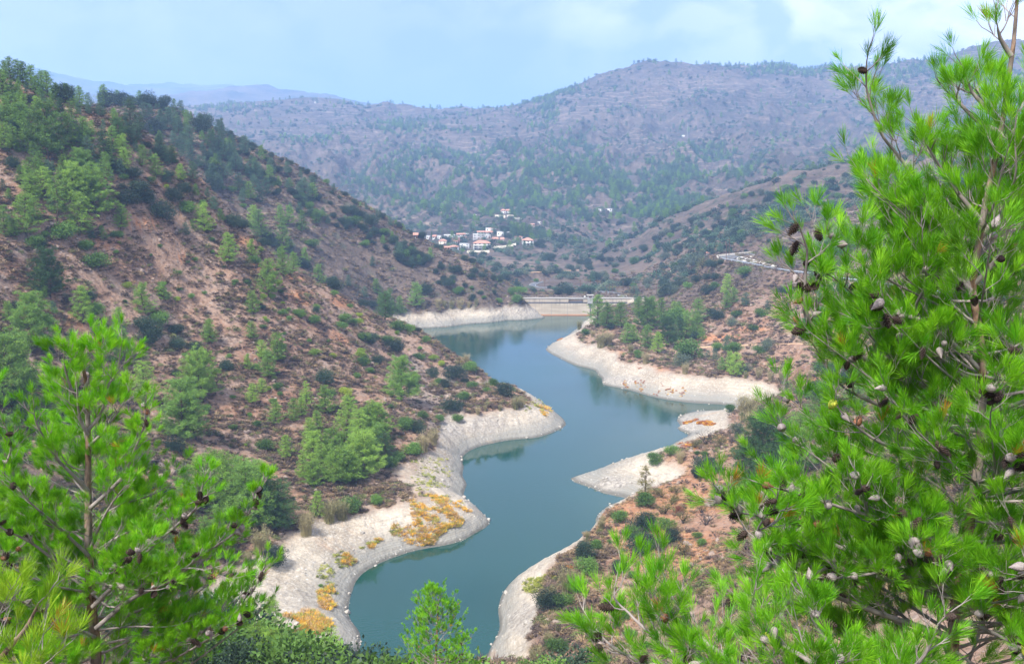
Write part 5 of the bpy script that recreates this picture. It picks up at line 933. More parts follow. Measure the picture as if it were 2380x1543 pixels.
# ---------------------------------------------------------------- ground cover nobody could count: points with instanced tufts
def instancer(name, pts, scl, protos, label, cat):
    """one point-cloud mesh whose Geometry Nodes place a tuft on every point"""
    n = len(pts); me = bpy.data.meshes.new(name); me.vertices.add(n); me.vertices.foreach_set('co', np.asarray(pts, np.float32).ravel())
    a = me.attributes.new('sc', 'FLOAT_VECTOR', 'POINT'); a.data.foreach_set('vector', np.asarray(scl, np.float32).ravel())
    ob = link(name, me); g = bpy.data.node_groups.new(name, 'GeometryNodeTree')
    g.interface.new_socket('Geometry', in_out='INPUT', socket_type='NodeSocketGeometry'); g.interface.new_socket('Geometry', in_out='OUTPUT', socket_type='NodeSocketGeometry')
    gi = g.nodes.new('NodeGroupInput'); go = g.nodes.new('NodeGroupOutput'); jn = g.nodes.new('GeometryNodeJoinGeometry'); k = len(protos)
    idn = g.nodes.new('GeometryNodeInputIndex'); mo = g.nodes.new('ShaderNodeMath'); mo.operation = 'MODULO'; mo.inputs[1].default_value = k; g.links.new(idn.outputs[0], mo.inputs[0])
    at_ = g.nodes.new('GeometryNodeInputNamedAttribute'); at_.data_type = 'FLOAT_VECTOR'; at_.inputs[0].default_value = 'sc'
    rv = g.nodes.new('FunctionNodeRandomValue'); rv.data_type = 'FLOAT_VECTOR'; rv.inputs[0].default_value = (-0.15, -0.15, 0); rv.inputs[1].default_value = (0.15, 0.15, 6.28)
    for i, me_p in enumerate(protos):
        po = bpy.data.objects.new(name + '_source', me_p)
        oi = g.nodes.new('GeometryNodeObjectInfo'); oi.inputs[0].default_value = po; oi.transform_space = 'ORIGINAL'; oi.inputs['As Instance'].default_value = True
        cmp_ = g.nodes.new('FunctionNodeCompare'); cmp_.data_type = 'FLOAT'; cmp_.operation = 'EQUAL'; g.links.new(mo.outputs[0], cmp_.inputs[0]); cmp_.inputs[1].default_value = float(i); cmp_.inputs['Epsilon'].default_value = 0.1
        ip = g.nodes.new('GeometryNodeInstanceOnPoints'); g.links.new(gi.outputs[0], ip.inputs['Points']); g.links.new(cmp_.outputs[0], ip.inputs['Selection']); g.links.new(oi.outputs['Geometry'], ip.inputs['Instance'])
        g.links.new(rv.outputs[0], ip.inputs['Rotation']); g.links.new(at_.outputs[0], ip.inputs['Scale']); g.links.new(ip.outputs[0], jn.inputs[0])
    g.links.new(jn.outputs[0], go.inputs[0]); md = ob.modifiers.new('place', 'NODES'); md.node_group = g
    return tag(ob, label, cat, kind='stuff')
def with_mat(me, m): me = me.copy(); me.materials.clear(); me.materials.append(m); return me
SCR = {'dun': leaf_mat('scrub_dun', (0.150, 0.105, 0.065), alt=(0.25, 0.180, 0.100), trans=0, rough=0.9), 'dark': leaf_mat('scrub_dark', (0.085, 0.063, 0.054), alt=(0.150, 0.105, 0.080), trans=0, rough=0.9),
 'green': leaf_mat('scrub_green', (0.095, 0.120, 0.040), alt=(0.190, 0.200, 0.065), trans=0.1), 'orange': leaf_mat('dry_grass', (0.740, 0.390, 0.040), alt=(0.800, 0.560, 0.070), trans=0.2), 'lime': leaf_mat('fresh_grass', (0.330, 0.400, 0.070), alt=(0.500, 0.450, 0.110), trans=0.2),
 'straw': leaf_mat('straw_grass', (0.440, 0.285, 0.140), alt=(0.540, 0.380, 0.200), trans=0.1), 'red': leaf_mat('red_herb', (0.330, 0.090, 0.030), alt=(0.420, 0.150, 0.050), trans=0.1)}
def tm(gen, seed, m, **kw):
    w_, l_ = gen(seed, **kw); return mesh_np('tuft', *(l_ or w_), m)
grng = np.random.default_rng(99)
def pts_logpolar(n, az0, az1, d0, d1):
    a = R(1) * grng.uniform(az0, az1, n); d = np.exp(grng.uniform(math.log(d0), math.log(d1), n)); return d * np.sin(a), d * np.cos(a), d
zoneB = beachw
_cw = (np.hypot(np.abs(np.gradient(Z, axis=1)), np.gradient(Dg, axis=1)) * np.gradient(U, axis=0) / Dg)
def pts_surface(n, az0, az1, d0, d1):
    """points spread evenly over the ground's own surface as the eye meets it: steep faces get their full share"""
    w_ = _cw * (U > R(1) * az0) * (U < R(1) * az1) * (Dg > d0) * (Dg < d1); c_ = np.cumsum(w_.ravel()); k = np.searchsorted(c_, grng.random(n) * c_[-1]); i, j = np.unravel_index(np.minimum(k, Z.size - 1), Z.shape)
    i = np.minimum(i, Z.shape[0] - 2); j = np.minimum(j, Z.shape[1] - 2); a = U[i, j] + (U[i + 1, j] - U[i, j]) * grng.random(n); l = Vv[i, j] + (Vv[i, j + 1] - Vv[i, j]) * grng.random(n); d = np.exp(l)
    return d * np.sin(a), d * np.cos(a), d
def keep(x, y, d, f): z = grid_z(x, y); b = grid_z(x, y, zoneB); m = f(x, y, z, b, d); return x[m], y[m], z[m], d[m]
# low garrigue scrub on every hillside
x, y, d = pts_surface(360000, -33, 33, 95, 720)
cov = 0.50 + 0.8 * fbm(x / 24, y / 24, 3, 401) + 1.0 * fbm(x / 6, y / 6, 2, 403)
px, py = proj(x, y, grid_z(x, y)); cov = cov * (1 - 0.9 * np.clip(1.6 - np.minimum(np.hypot((px - 1570) / 200, (py - 1190) / 200), np.hypot((px - 1460) / 130, (py - 1400) / 150)), 0, 1))
x, y, z, d = keep(x, y, d, lambda x, y, z, b, d: (b < 0.3) & (z > 3.0) & (grng.random(len(x)) < np.clip(cov, 0.03, 1)))
s_ = grng.uniform(0.32, 1.0, len(x)) * (0.85 + d / 800) * np.where(grng.random(len(x)) < 0.10, 1.7, 1.0)
instancer('scrub', np.stack([x, y, z - 0.05], -1), np.stack([s_ * 1.35, s_ * 1.35, s_ * 0.75], -1),
 [tm(tuft_unit, 1, SCR['dun'], n=70), tm(tuft_unit, 2, SCR['dark'], n=70), tm(bush_unit, 3, SCR['dark'], lobes=4, n=150, leafs=0.22), tm(tuft_unit, 4, SCR['dun'], n=60, wide=1.1), tm(bush_unit, 5, SCR['green'], lobes=4, n=150, leafs=0.2), tm(tuft_unit, 6, SCR['dark'], n=60, wide=1.2), tm(bush_unit, 7, SCR['dun'], lobes=4, n=140, leafs=0.22)],
 'low brown and grey scrub covering the dry hillsides', 'scrub')
print('scrub', len(x))
# bushes of the middle distance and woods of the mountains, one mass
x, y, d = pts_surface(52000, -30, 30, 620, 2750)
cov = 0.26 + 1.1 * fbm(x / 110, y / 110, 3, 411) + 0.6 * fbm(x / 30, y / 30, 2, 413)
x, y, z, d = keep(x, y, d, lambda x, y, z, b, d: (z > 3.0) & (grng.random(len(x)) < np.clip(cov, 0.03, 0.9)))
s_ = 1.3 + 4.2 * grng.random(len(x)) ** 2 * (0.75 + d / 3500)
instancer('far_bushes', np.stack([x, y, z - 0.1], -1), np.stack([s_ * 1.3, s_ * 1.3, s_], -1),
 [tm(bush_unit, 11, LM['O'], lobes=5, n=260, leafs=0.2), tm(bush_unit, 12, LM['G'], lobes=5, n=260, leafs=0.2), tm(bush_unit, 13, LM['V'], lobes=5, n=240, leafs=0.2)],
 'dark bushes dotted over the far hillsides', 'bushes')
wood = [((1180, 430), 330, 70, .9), ((1010, 380), 120, 40, .7), ((1330, 400), 90, 80, .9), ((1480, 440), 190, 60, .9), ((1260, 260), 40, 60, .8), ((1390, 480), 120, 30, .7), ((1550, 470), 130, 40, .9), ((930, 300), 80, 18, .7), ((520, 250), 90, 12, .6), ((1830, 165), 120, 20, .7), ((1130, 360), 140, 30, .8), ((1310, 215), 60, 14, .9), ((2150, 170), 150, 40, .6), ((1250, 540), 60, 14, .9), ((760, 330), 90, 14, .5), ((1050, 300), 60, 12, .5), ((1650, 380), 110, 50, .5)]
x, y, d = pts_surface(76000, -28, 28, 900, 2700)
z = grid_z(x, y); px, py = proj(x, y, z); cov = np.zeros(len(x))
for (cx, cy), rx, ry, k in wood: q_ = np.hypot((px - cx) / rx, (py - cy) / ry); cov = np.maximum(cov, k * np.clip(1.25 - q_, 0, 1))
cov = 1.7 * cov + 0.06
cov = cov * np.clip(0.6 + 2.6 * fbm(x / 70, y / 70, 3, 421), 0, 1); m = (grng.random(len(x)) < cov) & (z > 8)
x, y, z, d = x[m], y[m], z[m], d[m]; s_ = grng.uniform(5, 10, len(x)) * (0.8 + d / 5000)
def low_pine(seed): w_, l_ = pine_unit(seed, width=0.30, levels=8, nb=(3, 5), clump=0.09, tris=16); return l_
instancer('far_forest', np.stack([x, y, z - 0.2], -1), np.stack([s_ * 1.15, s_ * 1.15, s_], -1),
 [mesh_np('tuft', *low_pine(31), LM['G']), mesh_np('tuft', *low_pine(32), LM['P']), mesh_np('tuft', *low_pine(33), LM['G'])], 'green pine woods on the lower slopes of the far mountain', 'forest')
print('forest', len(x))
# grasses on the old lake floor
def grass(name, spots, mats, n, hs, label):
    P = []; S = []
    for (cx, cy, rx, ry, k) in spots:
        m_ = int(n * k); a = grng.uniform(0, 6.28, m_); q_ = np.sqrt(grng.random(m_)); gx_ = cx + rx * q_ * np.cos(a); gy_ = cy + ry * q_ * np.sin(a)
        a_, b_, c_ = ray(gx_, gy_); dd = -(CAMZ - 2.5) / c_
        for _ in range(3): dd = (grid_z(a_ * dd, b_ * dd) - CAMZ) / c_
        x = a_ * dd; y = b_ * dd; z = grid_z(x, y); keep_ = (z > 0.35) & (fbm(x / 5, y / 5, 2, 431) + 0.5 * (0.75 - q_) > 0.0)
        P.append(np.stack([x, y, z], -1)[keep_]); s1 = grng.uniform(0.5, 1.2, keep_.sum()) * hs; S.append(np.stack([s1 * 1.2, s1 * 1.2, s1], -1))
    instancer(name, np.concatenate(P), np.concatenate(S), [tm(tuft_unit, 60 + i, SCR[m], n=45, wd=0.06) for i, m in enumerate(mats)], label, 'grass')
grass('orange_grass', [(1010, 1205, 85, 42, 1), (1000, 1180, 60, 30, .5), (1060, 1210, 40, 30, .4), (890, 1255, 40, 12, .25), (720, 1440, 60, 42, 1), (690, 1470, 70, 30, .6), (760, 1400, 20, 50, .3), (815, 1300, 20, 22, .2), (1258, 955, 26, 14, .35), (600, 1520, 60, 30, .5)], ['orange', 'straw', 'lime', 'orange', 'straw'], 750, 0.85, 'orange and yellow dry grass on the pale left beach')
grass('fresh_grass', [(1030, 1215, 60, 14, .5), (1010, 1130, 45, 40, .4), (1000, 1090, 60, 40, .3), (870, 1262, 50, 10, .3), (800, 1300, 30, 30, .2), (1245, 1365, 32, 22, .5), (1270, 1345, 25, 10, .3), (1240, 940, 25, 16, .3), (760, 1360, 25, 60, .25)], ['lime', 'green', 'lime'], 700, 0.55, 'fresh yellow green grass along the drawn-down shore')
grass('red_herbs', [(1605, 980, 25, 8, .7), (1640, 985, 22, 7, .6), (1490, 888, 14, 8, .5), (1300, 788, 8, 3, .3), (1455, 878, 12, 5, .3), (1560, 878, 40, 6, .3), (1600, 1040, 25, 6, .3), (1325, 1320, 8, 3, .2)], ['red', 'orange', 'red'], 450, 0.6, 'rusty red herbs on the pale right shore')
def slopegrass():
    x, y, d = pts_logpolar(40000, 3, 26, 100, 300)
    x, y, z, d = keep(x, y, d, lambda x, y, z, b, d: (b < 0.3) & (z > 6) & (z < 45) & (grng.random(len(x)) < np.clip(0.25 + 2 * fbm(x / 12, y / 12, 2, 441), 0, 1)))
    s1 = grng.uniform(0.25, 0.6, len(x)); instancer('straw_grass', np.stack([x, y, z], -1), np.stack([s1 * 1.4, s1 * 1.4, s1], -1), [tm(tuft_unit, 70, SCR['straw'], n=40, wd=0.06), tm(tuft_unit, 71, SCR['dun'], n=40, wd=0.06)], 'dry straw coloured grass on the near right slope', 'grass')
slopegrass()
# loose stones along the shore and on the stony slopes
STONE = plain('stone', (0.36, 0.33, 0.29), 0.9, 0.15, 0.3, 2.0); STONEB = plain('stone_brown', (0.26, 0.20, 0.165), 0.9, 0.15, 0.3, 2.0)
def stones(name, az0, az1, d0, d1, n, f, s0, s1, mat, label):
    x, y, d = pts_logpolar(n, az0, az1, d0, d1); x, y, z, d = keep(x, y, d, f); s_ = s0 + (s1 - s0) * grng.random(len(x)) ** 3
    rs = []
    for k in range(4): me = rock_unit(500 + k); me.materials.append(mat); rs.append(me)
    instancer(name, np.stack([x, y, z + s_ * 0.1], -1), np.stack([s_ * grng.uniform(.8, 1.4, len(x)), s_ * grng.uniform(.8, 1.4, len(x)), s_], -1), rs, label, 'stones')
stones('shore_stones', -20, 22, 130, 560, 60000, lambda x, y, z, b, d: (b > 0.5) & (z > -0.2) & (z < 7) & (grng.random(len(x)) < np.where(z < 0.6, 0.30, 0.03) * np.clip(0.6 + 3 * fbm(x / 15, y / 15, 2, 451), 0.05, 2)), 0.2, 0.95, STONE, 'pale grey stones strewn along the water line')
stones('slope_stones', -32, 32, 95, 600, 60000, lambda x, y, z, b, d: (b < 0.3) & (z > 4) & (grng.random(len(x)) < np.clip(0.03 + 0.8 * fbm(x / 20, y / 20, 3, 461), 0.0, 0.5) * np.clip((d - 90) / 150, 0.15, 1)), 0.25, 1.3, STONEB, 'brown grey stones lying on the scrubby slopes')

# the pines and oaks too small to tell apart, as one mass each
def mass(cls, nm, lab, cat):
    R_ = [t for t in REST if t[0] == cls]
    if not R_: return
    P = np.array([t[2] for t in R_]); S = np.array([t[3] for t in R_])
    if cls == 'pine_tree': ms = [with_mat(PROTO['cone'][k][1], LM['G' if k else 'P']) for k in range(3)]
    else: ms = [PROTO['oak'][k][1] for k in range(3)]; ms = [with_mat(m_, LM['O']) for m_ in ms]
    instancer(nm, P, S, ms, lab, cat)
mass('pine_tree', 'distant_pines', 'smallest distant pines thinly spread over the hillsides', 'pines'); mass('oak_bush', 'distant_oaks', 'smallest distant oak bushes thinly spread over the hillsides', 'bushes')
# ---------------------------------------------------------------- the near pines: trunk and main boughs follow the photograph, the rest grows from them
def needle_mat(name, c, alt):
    m, t, b = new_mat(name); nd = t.nodes.new; lk = t.links.new; b.inputs['Roughness'].default_value = 0.45; b.inputs['Specular IOR Level'].default_value = 0.35
    a = nd('ShaderNodeAttribute'); a.attribute_name = 'tint'; tc = nd('ShaderNodeTexCoord'); n = nd('ShaderNodeTexNoise'); n.inputs['Scale'].default_value = 2.2; n.inputs['Detail'].default_value = 3; lk(tc.outputs['Object'], n.inputs[0])
    c1 = MIX(a.outputs['Fac'], c, alt, t); c1 = MIX(MR(n.outputs[0], 0.45, 0.70, 0, 0.8, t), c1, [v * 0.45 for v in c], t)
    c1 = MIX(MR(a.outputs['Fac'], 0.965, 0.975, 0, 1, t), c1, (0.50, 0.20, 0.03), t)
    lk(c1, b.inputs['Base Color']); tr = nd('ShaderNodeBsdfTranslucent'); lk(c1, tr.inputs[0]); mx = nd('ShaderNodeMixShader'); mx.inputs[0].default_value = 0.38
    lk(b.outputs[0], mx.inputs[1]); lk(tr.outputs[0], mx.inputs[2]); lk(mx.outputs[0], t.nodes['Material Output'].inputs[0]); return m
NEED = needle_mat('needles', (0.105, 0.37, 0.010), (0.32, 0.66, 0.025))
NEEDL = needle_mat('needles_left', (0.13, 0.42, 0.012), (0.36, 0.70, 0.03))
NEEDY = needle_mat('needles_yellow', (0.24, 0.46, 0.02), (0.46, 0.66, 0.04))
def bark_mat():
    m, t, b = new_mat('pine_bark'); nd = t.nodes.new; lk = t.links.new; b.inputs['Roughness'].default_value = 0.95
    tc = nd('ShaderNodeTexCoord'); mp = nd('ShaderNodeMapping'); mp.inputs['Scale'].default_value = (1, 1, 0.35); lk(tc.outputs['Object'], mp.inputs[0])
    n = nd('ShaderNodeTexNoise'); n.inputs['Scale'].default_value = 28; n.inputs['Detail'].default_value = 6; lk(mp.outputs[0], n.inputs[0])
    n2 = nd('ShaderNodeTexNoise'); n2.inputs['Scale'].default_value = 3; n2.inputs['Detail'].default_value = 3; lk(tc.outputs['Object'], n2.inputs[0])
    c = MIX(MR(n.outputs[0], 0.36, 0.62, 0, 1, t), (0.07, 0.045, 0.032), (0.30, 0.19, 0.13), t); c = MIX(MR(n2.outputs[0], 0.45, 0.60, 0, 0.8, t), c, (0.24, 0.215, 0.20), t)
    lk(c, b.inputs['Base Color']); bp = nd('ShaderNodeBump'); bp.inputs['Distance'].default_value = 0.02; lk(n.outputs[0], bp.inputs['Height']); lk(bp.outputs[0], b.inputs['Normal']); return m
HBARK = bark_mat(); TWIG = plain('twig_bark', (0.27, 0.235, 0.22), 0.9, 0.15, 0.35, 9.0)
def cone_mesh(openc, seed, c):
    """a pine cone 1 unit long from its stalk at the origin along +Z: closed teardrop with raised scales, or open with spread scales"""
    r = np.random.default_rng(seed); parts = []
    zz = np.linspace(0, 1, 15); prof = (np.sin(np.pi * zz ** 0.72) ** 0.8) * (1 - 0.55 * zz) * (0.36 if not openc else 0.20) + 0.004
    P = np.stack([zz * 0, zz * 0, zz], -1); parts.append(tube(P, prof, 10))
    n = 70 if not openc else 80; 
    for i in range(n):
        t = (i + 0.5) / n; a = i * 2.39996; rr = float(np.interp(t, zz, prof)); R0 = rr * (1.0 if not openc else 1.1)
        o_ = np.array([math.cos(a), math.sin(a), 0]); s_ = np.array([-math.sin(a), math.cos(a), 0]); up_ = np.array([0, 0, 1.0])
        w_ = 0.075 * (0.5 + math.sin(math.pi * min(1, t + .1))); ln = (0.05 if not openc else 0.20) * (0.6 + 0.6 * math.sin(math.pi * t))
        if openc: d_ = unit(o_ * 0.9 + up_ * (0.2 + 0.9 * t)); b_ = o_ * R0 * 0.6 + up_ * t; V = np.array([b_ - s_ * w_ * .4, b_ + s_ * w_ * .4, b_ + d_ * ln + s_ * w_ * .75, b_ + d_ * ln * 1.08, b_ + d_ * ln - s_ * w_ * .75, b_ + d_ * ln * .9 - np.array([0, 0, .035])]); F = np.array([[0, 1, 2, 3], [0, 3, 4, 0], [0, 1, 2, 5], [4, 5, 2, 3]])
        else: b_ = o_ * R0 * 0.97 + up_ * t; V = np.array([b_ - s_ * w_ - up_ * 0.0, b_ - up_ * .05, b_ + s_ * w_, b_ + up_ * .055, b_ + o_ * 0.022, b_ + o_ * 0.022]); F = np.array([[0, 1, 4, 4], [1, 2, 4, 4], [2, 3, 4, 4], [3, 0, 4, 4]])
        if openc: F = np.array([[0, 1, 2, 3], [3, 4, 0, 3], [4, 5, 2, 3]])
        parts.append((V, F))
    V, F = merge(parts); bm = bmesh.new(); vs = [bm.verts.new(v) for v in V]
    for f in F:
        f2 = list(dict.fromkeys(int(q) for q in f))
        if len(f2) > 2:
            try: bm.faces.new([vs[q] for q in f2])
            except ValueError: pass
    me = bpy.data.meshes.new('pine_cone'); bm.to_mesh(me); bm.free(); me.materials.append(c); return me
CG = plain('cone_grey', (0.29, 0.245, 0.235), 0.6, 0.4, 0.25, 6); CB = plain('cone_brown', (0.23, 0.10, 0.055), 0.55, 0.4, 0.3, 6); CY = plain('cone_green', (0.46, 0.47, 0.06), 0.5, 0.4, 0.2, 6); CD = plain('cone_open', (0.065, 0.045, 0.038), 0.8, 0.2, 0.3, 8)
CONES = {'grey': [cone_mesh(False, 1, CG)], 'brown': [cone_mesh(False, 2, CB)], 'green': [cone_mesh(False, 3, CY)], 'open': [cone_mesh(True, 4, CD)]}
def hero_pine(label, trunk_pts, boughs, auto, needles=0.105, nn=52, mat=None, seed=1, r0=0.045, r1=0.006, cones=60, conelen=0.078, twigl=0.135, nw=0.0027, extra=None, bough_r=0.014, more=0, expose=.25, cm=(('grey', .42), ('open', .46), ('brown', .09), ('green', .03))):
    r = np.random.default_rng(seed); P = [at(*p) for p in trunk_pts]
    g = P[0]; gz = float(grid_z(g.x, g.y)[0]); base = Vector((g.x, g.y, gz - 0.15)); P = ([base] if gz < g.z - .1 else []) + P
    T = catmull(P, 0.12); O = np.array(base); T = np.array([list(p) for p in T]) - O; n = len(T)
    s = np.linspace(0, 1, n); rad = r0 * (1 - s) ** 0.8 + r1
    wood = [tube(T, rad, 10)]; limb = []; leafV = []; tint = []; sites = []
    def tuft(p, d, k=1.0, tn=None):
        m_ = int(nn * k * r.uniform(0.7, 1.15)); L_ = needles * r.uniform(0.8, 1.12)
        t = r.random(m_) ** 0.8 * 0.62 * L_; c = p - d * (0.55 * L_) + d * t[:, None]
        side = unit(np.cross(r.normal(size=(m_, 3)), d)); sp = r.uniform(0.15, 0.95, m_)[:, None] * (1.15 - (t / L_)[:, None] * 0.9)
        dd = unit(d + side * sp + np.array([0, 0, 0.12])); ln = L_ * r.uniform(0.75, 1.05, m_)
        leafV.append(blades(c, dd, ln, nw, r)); v = tn if tn is not None else np.clip(r.normal(0.40, 0.27), 0, 0.95)
        tint.append(np.repeat(np.clip(v + r.normal(size=m_) * 0.1, 0, 0.96 if tn is None else 1), 4))
    def twig(p, d, l, rr, depth):
        d = unit(d); q = p + d * l * .5 + r.normal(size=3) * l * .05; e = q + unit(d + np.array([0, 0, .28]) + r.normal(size=3) * .18) * l * .5
        limb.append(tube([p, (p + q) / 2 + r.normal(size=3) * l * .015, q, (q + e) / 2, e], np.linspace(rr, rr * .55, 5), 5)); de = unit(e - q)
        if depth == 0: tuft(e + de * needles * .35, de, 1.0, 1.0 if r.random() < .010 else None); return
        sites.append((q, unit(e - p)))
        for j in range(r.integers(1, 4)):
            b = p + (e - p) * r.uniform(.45, .95); dv = unit(de + unit(r.normal(size=3)) * .8 + np.array([0, 0, .22])); twig(b, dv, l * r.uniform(.55, .8), rr * .6, depth - 1)
        twig(e, de, l * .7, rr * .6, depth - 1)
    def bough(B, rb, dens=1.0, tipk=2):
        B = np.asarray(B, float); m_ = len(B); limb.append(tube(B, rb * (1 - np.linspace(0, 1, m_)) ** 0.75 + rb * .22, 7))
        seg = np.linalg.norm(np.diff(B, axis=0), axis=1); cum = np.concatenate([[0], np.cumsum(seg)]); Lt = cum[-1]; x = Lt * r.uniform(.12, .22); sd = 1
        while x < Lt:
            i = min(np.searchsorted(cum, x) - 1, m_ - 2); p = B[i] + (B[i + 1] - B[i]) * ((x - cum[i]) / max(seg[i], 1e-6)); d = unit(B[i + 1] - B[i])
            sdv = unit(np.cross(d, [0, 0, 1.0])) * sd + np.array([0, 0, r.uniform(-.25, .8)]); f_ = x / Lt
            twig(p, unit(d * .75 + sdv * .8 + r.normal(size=3) * .15), twigl * (1.5 - .75 * f_) * r.uniform(.8, 1.25), rb * .34, 2 if (f_ < .8 and r.random() < .6 and tipk > 1) else 1)
            if r.random() < .5: sites.append((p, d))
            x += twigl * r.uniform(.50, .95) / dens; sd = -sd
        d = unit(B[-1] - B[-2]); twig(B[-1], d, twigl, rb * .3, 1); tuft(B[-1] + d * .05, d)
    for bb in boughs:
        k = 1.0
        if isinstance(bb, tuple): bb, k = bb
        Pb = catmull([at(*p) for p in bb], 0.06); bough(np.array([list(p) for p in Pb]) - O, bough_r * k)
    # the other boughs, all round the stem
    for (y0, y1, cnt, L0, L1, el0, el1) in auto:
        zs = T[:, 2] + O[2]
        for i in range(cnt):
            f_ = (i + r.random()) / cnt; yy = y0 + (y1 - y0) * f_; c_ = float(ray(1190, yy)[2]); dref = math.hypot(O[0], O[1]); zt = CAMZ + c_ * dref
            k = int(np.argmin(np.abs(zs - zt))); p = T[k]; a = r.uniform(0, 6.283)
            tc_ = math.atan2(-O[1], -O[0])
            if math.cos(a - tc_) > .45 and r.random() < expose: a = a + math.pi * r.uniform(.5, 1.5)
            el = R(1) * r.uniform(el0, el1); L_ = (L0 + (L1 - L0) * f_) * r.uniform(.65, 1.15)
            d = np.array([math.cos(a) * math.cos(el), math.sin(a) * math.cos(el), math.sin(el)]); tt = np.linspace(0, 1, 9)[:, None]; w_ = r.normal(size=3) * .05
            bough(p + d * L_ * tt + np.array([0, 0, .22]) * L_ * tt ** 2.2 + w_ * np.sin(tt * 5), bough_r * (.28 + .34 * L_))
    for j in range(3): twig(T[-1] - [0, 0, .12 * (j % 3)], unit(np.array([math.cos(j), math.sin(j), 1.2])), twigl * .8, .004, 1)
    tuft(T[-1], np.array([0, 0, 1.0]))
    root = empty('pine_tree', base); link('trunk', mesh_np('pine_trunk', *merge(wood), HBARK, True), root)
    if limb: link('boughs', mesh_np('pine_boughs', *merge(limb), TWIG, True), root)
    V, F = merge(leafV); me = mesh_np('pine_needles', V, F, mat or NEED, False, {'tint': ('FLOAT', 'POINT', np.concatenate(tint))}); link('crown', me, root)
    names = [a for a, b in cm]; pr = np.array([b for a, b in cm]); pr /= pr.sum(); c0 = {}
    # prefer cone sites that lie inside the picture
    vis = []
    for q, d in sites:
        w_ = q + O; px, py = proj(*w_)
        if -30 < px < 2410 and -30 < py < 1570: vis.append((q, d))
    vis.sort(key=lambda t: t[0][1] * .8 + r.random() * .7 - .5 * abs(t[0][0]))
    for q, d in vis[:cones]:
        kd = names[r.choice(len(names), p=pr)]; dv = unit(-d * .5 + r.normal(size=3) * .7 + np.array([0, 0, -.25 if kd == 'open' else .1])); me = CONES[kd][0]
        if kd not in c0: o = bpy.data.objects.new('pine_cone', me); c0[kd] = o
        else: o = c0[kd].copy()
        col.objects.link(o); o.parent = root; L_ = conelen * r.uniform(.8, 1.15); o.scale = (L_ * (1.15 if kd == 'open' else 1),) * 2 + (L_,)
        o.location = Vector(q); o.rotation_euler = Vector(dv).to_track_quat('Z', 'Y').to_euler()
    if more:
        ex = []
        for q, d in vis[cones:cones + more]:
            kd = 'open' if r.random() < .6 else 'grey'; dv = Vector(unit(-d * .5 + r.normal(size=3) * .7)); Rm = dv.to_track_quat('Z', 'Y').to_matrix(); me = CONES[kd][0]; L_ = conelen * r.uniform(.7, 1.0); ex.append((kd, q, np.array(Rm) * L_))
        for kd in ('open', 'grey'):
            src = CONES[kd][0]; co = np.array([v.co for v in src.vertices]); fs = [tuple(f.vertices) for f in src.polygons]; bm = bmesh.new()
            for k_, q, M_ in ex:
                if k_ != kd: continue
                vs = [bm.verts.new(v) for v in (co @ M_.T + q)]
                for f in fs: bm.faces.new([vs[i] for i in f])
            m2 = bpy.data.meshes.new('pine_cones'); bm.to_mesh(m2); bm.free(); m2.materials.append(src.materials[0])
            if kd == 'open': ob_ = link('pine_cones', m2, root); ob_['kind'] = 'stuff'
            else: ob_ = link('old_pine_cones', m2, root); ob_['kind'] = 'stuff'
    print(label, 'tufts', len(leafV), 'sites', len(sites), 'verts', len(V))
    return tag(root, label, 'pine', 'tall pines in the foreground')
D_ = 6.6
def dd(pts, d0, d1): n = len(pts) - 1; return [(x, y, d0 + (d1 - d0) * i / n) for i, (x, y) in enumerate(pts)]
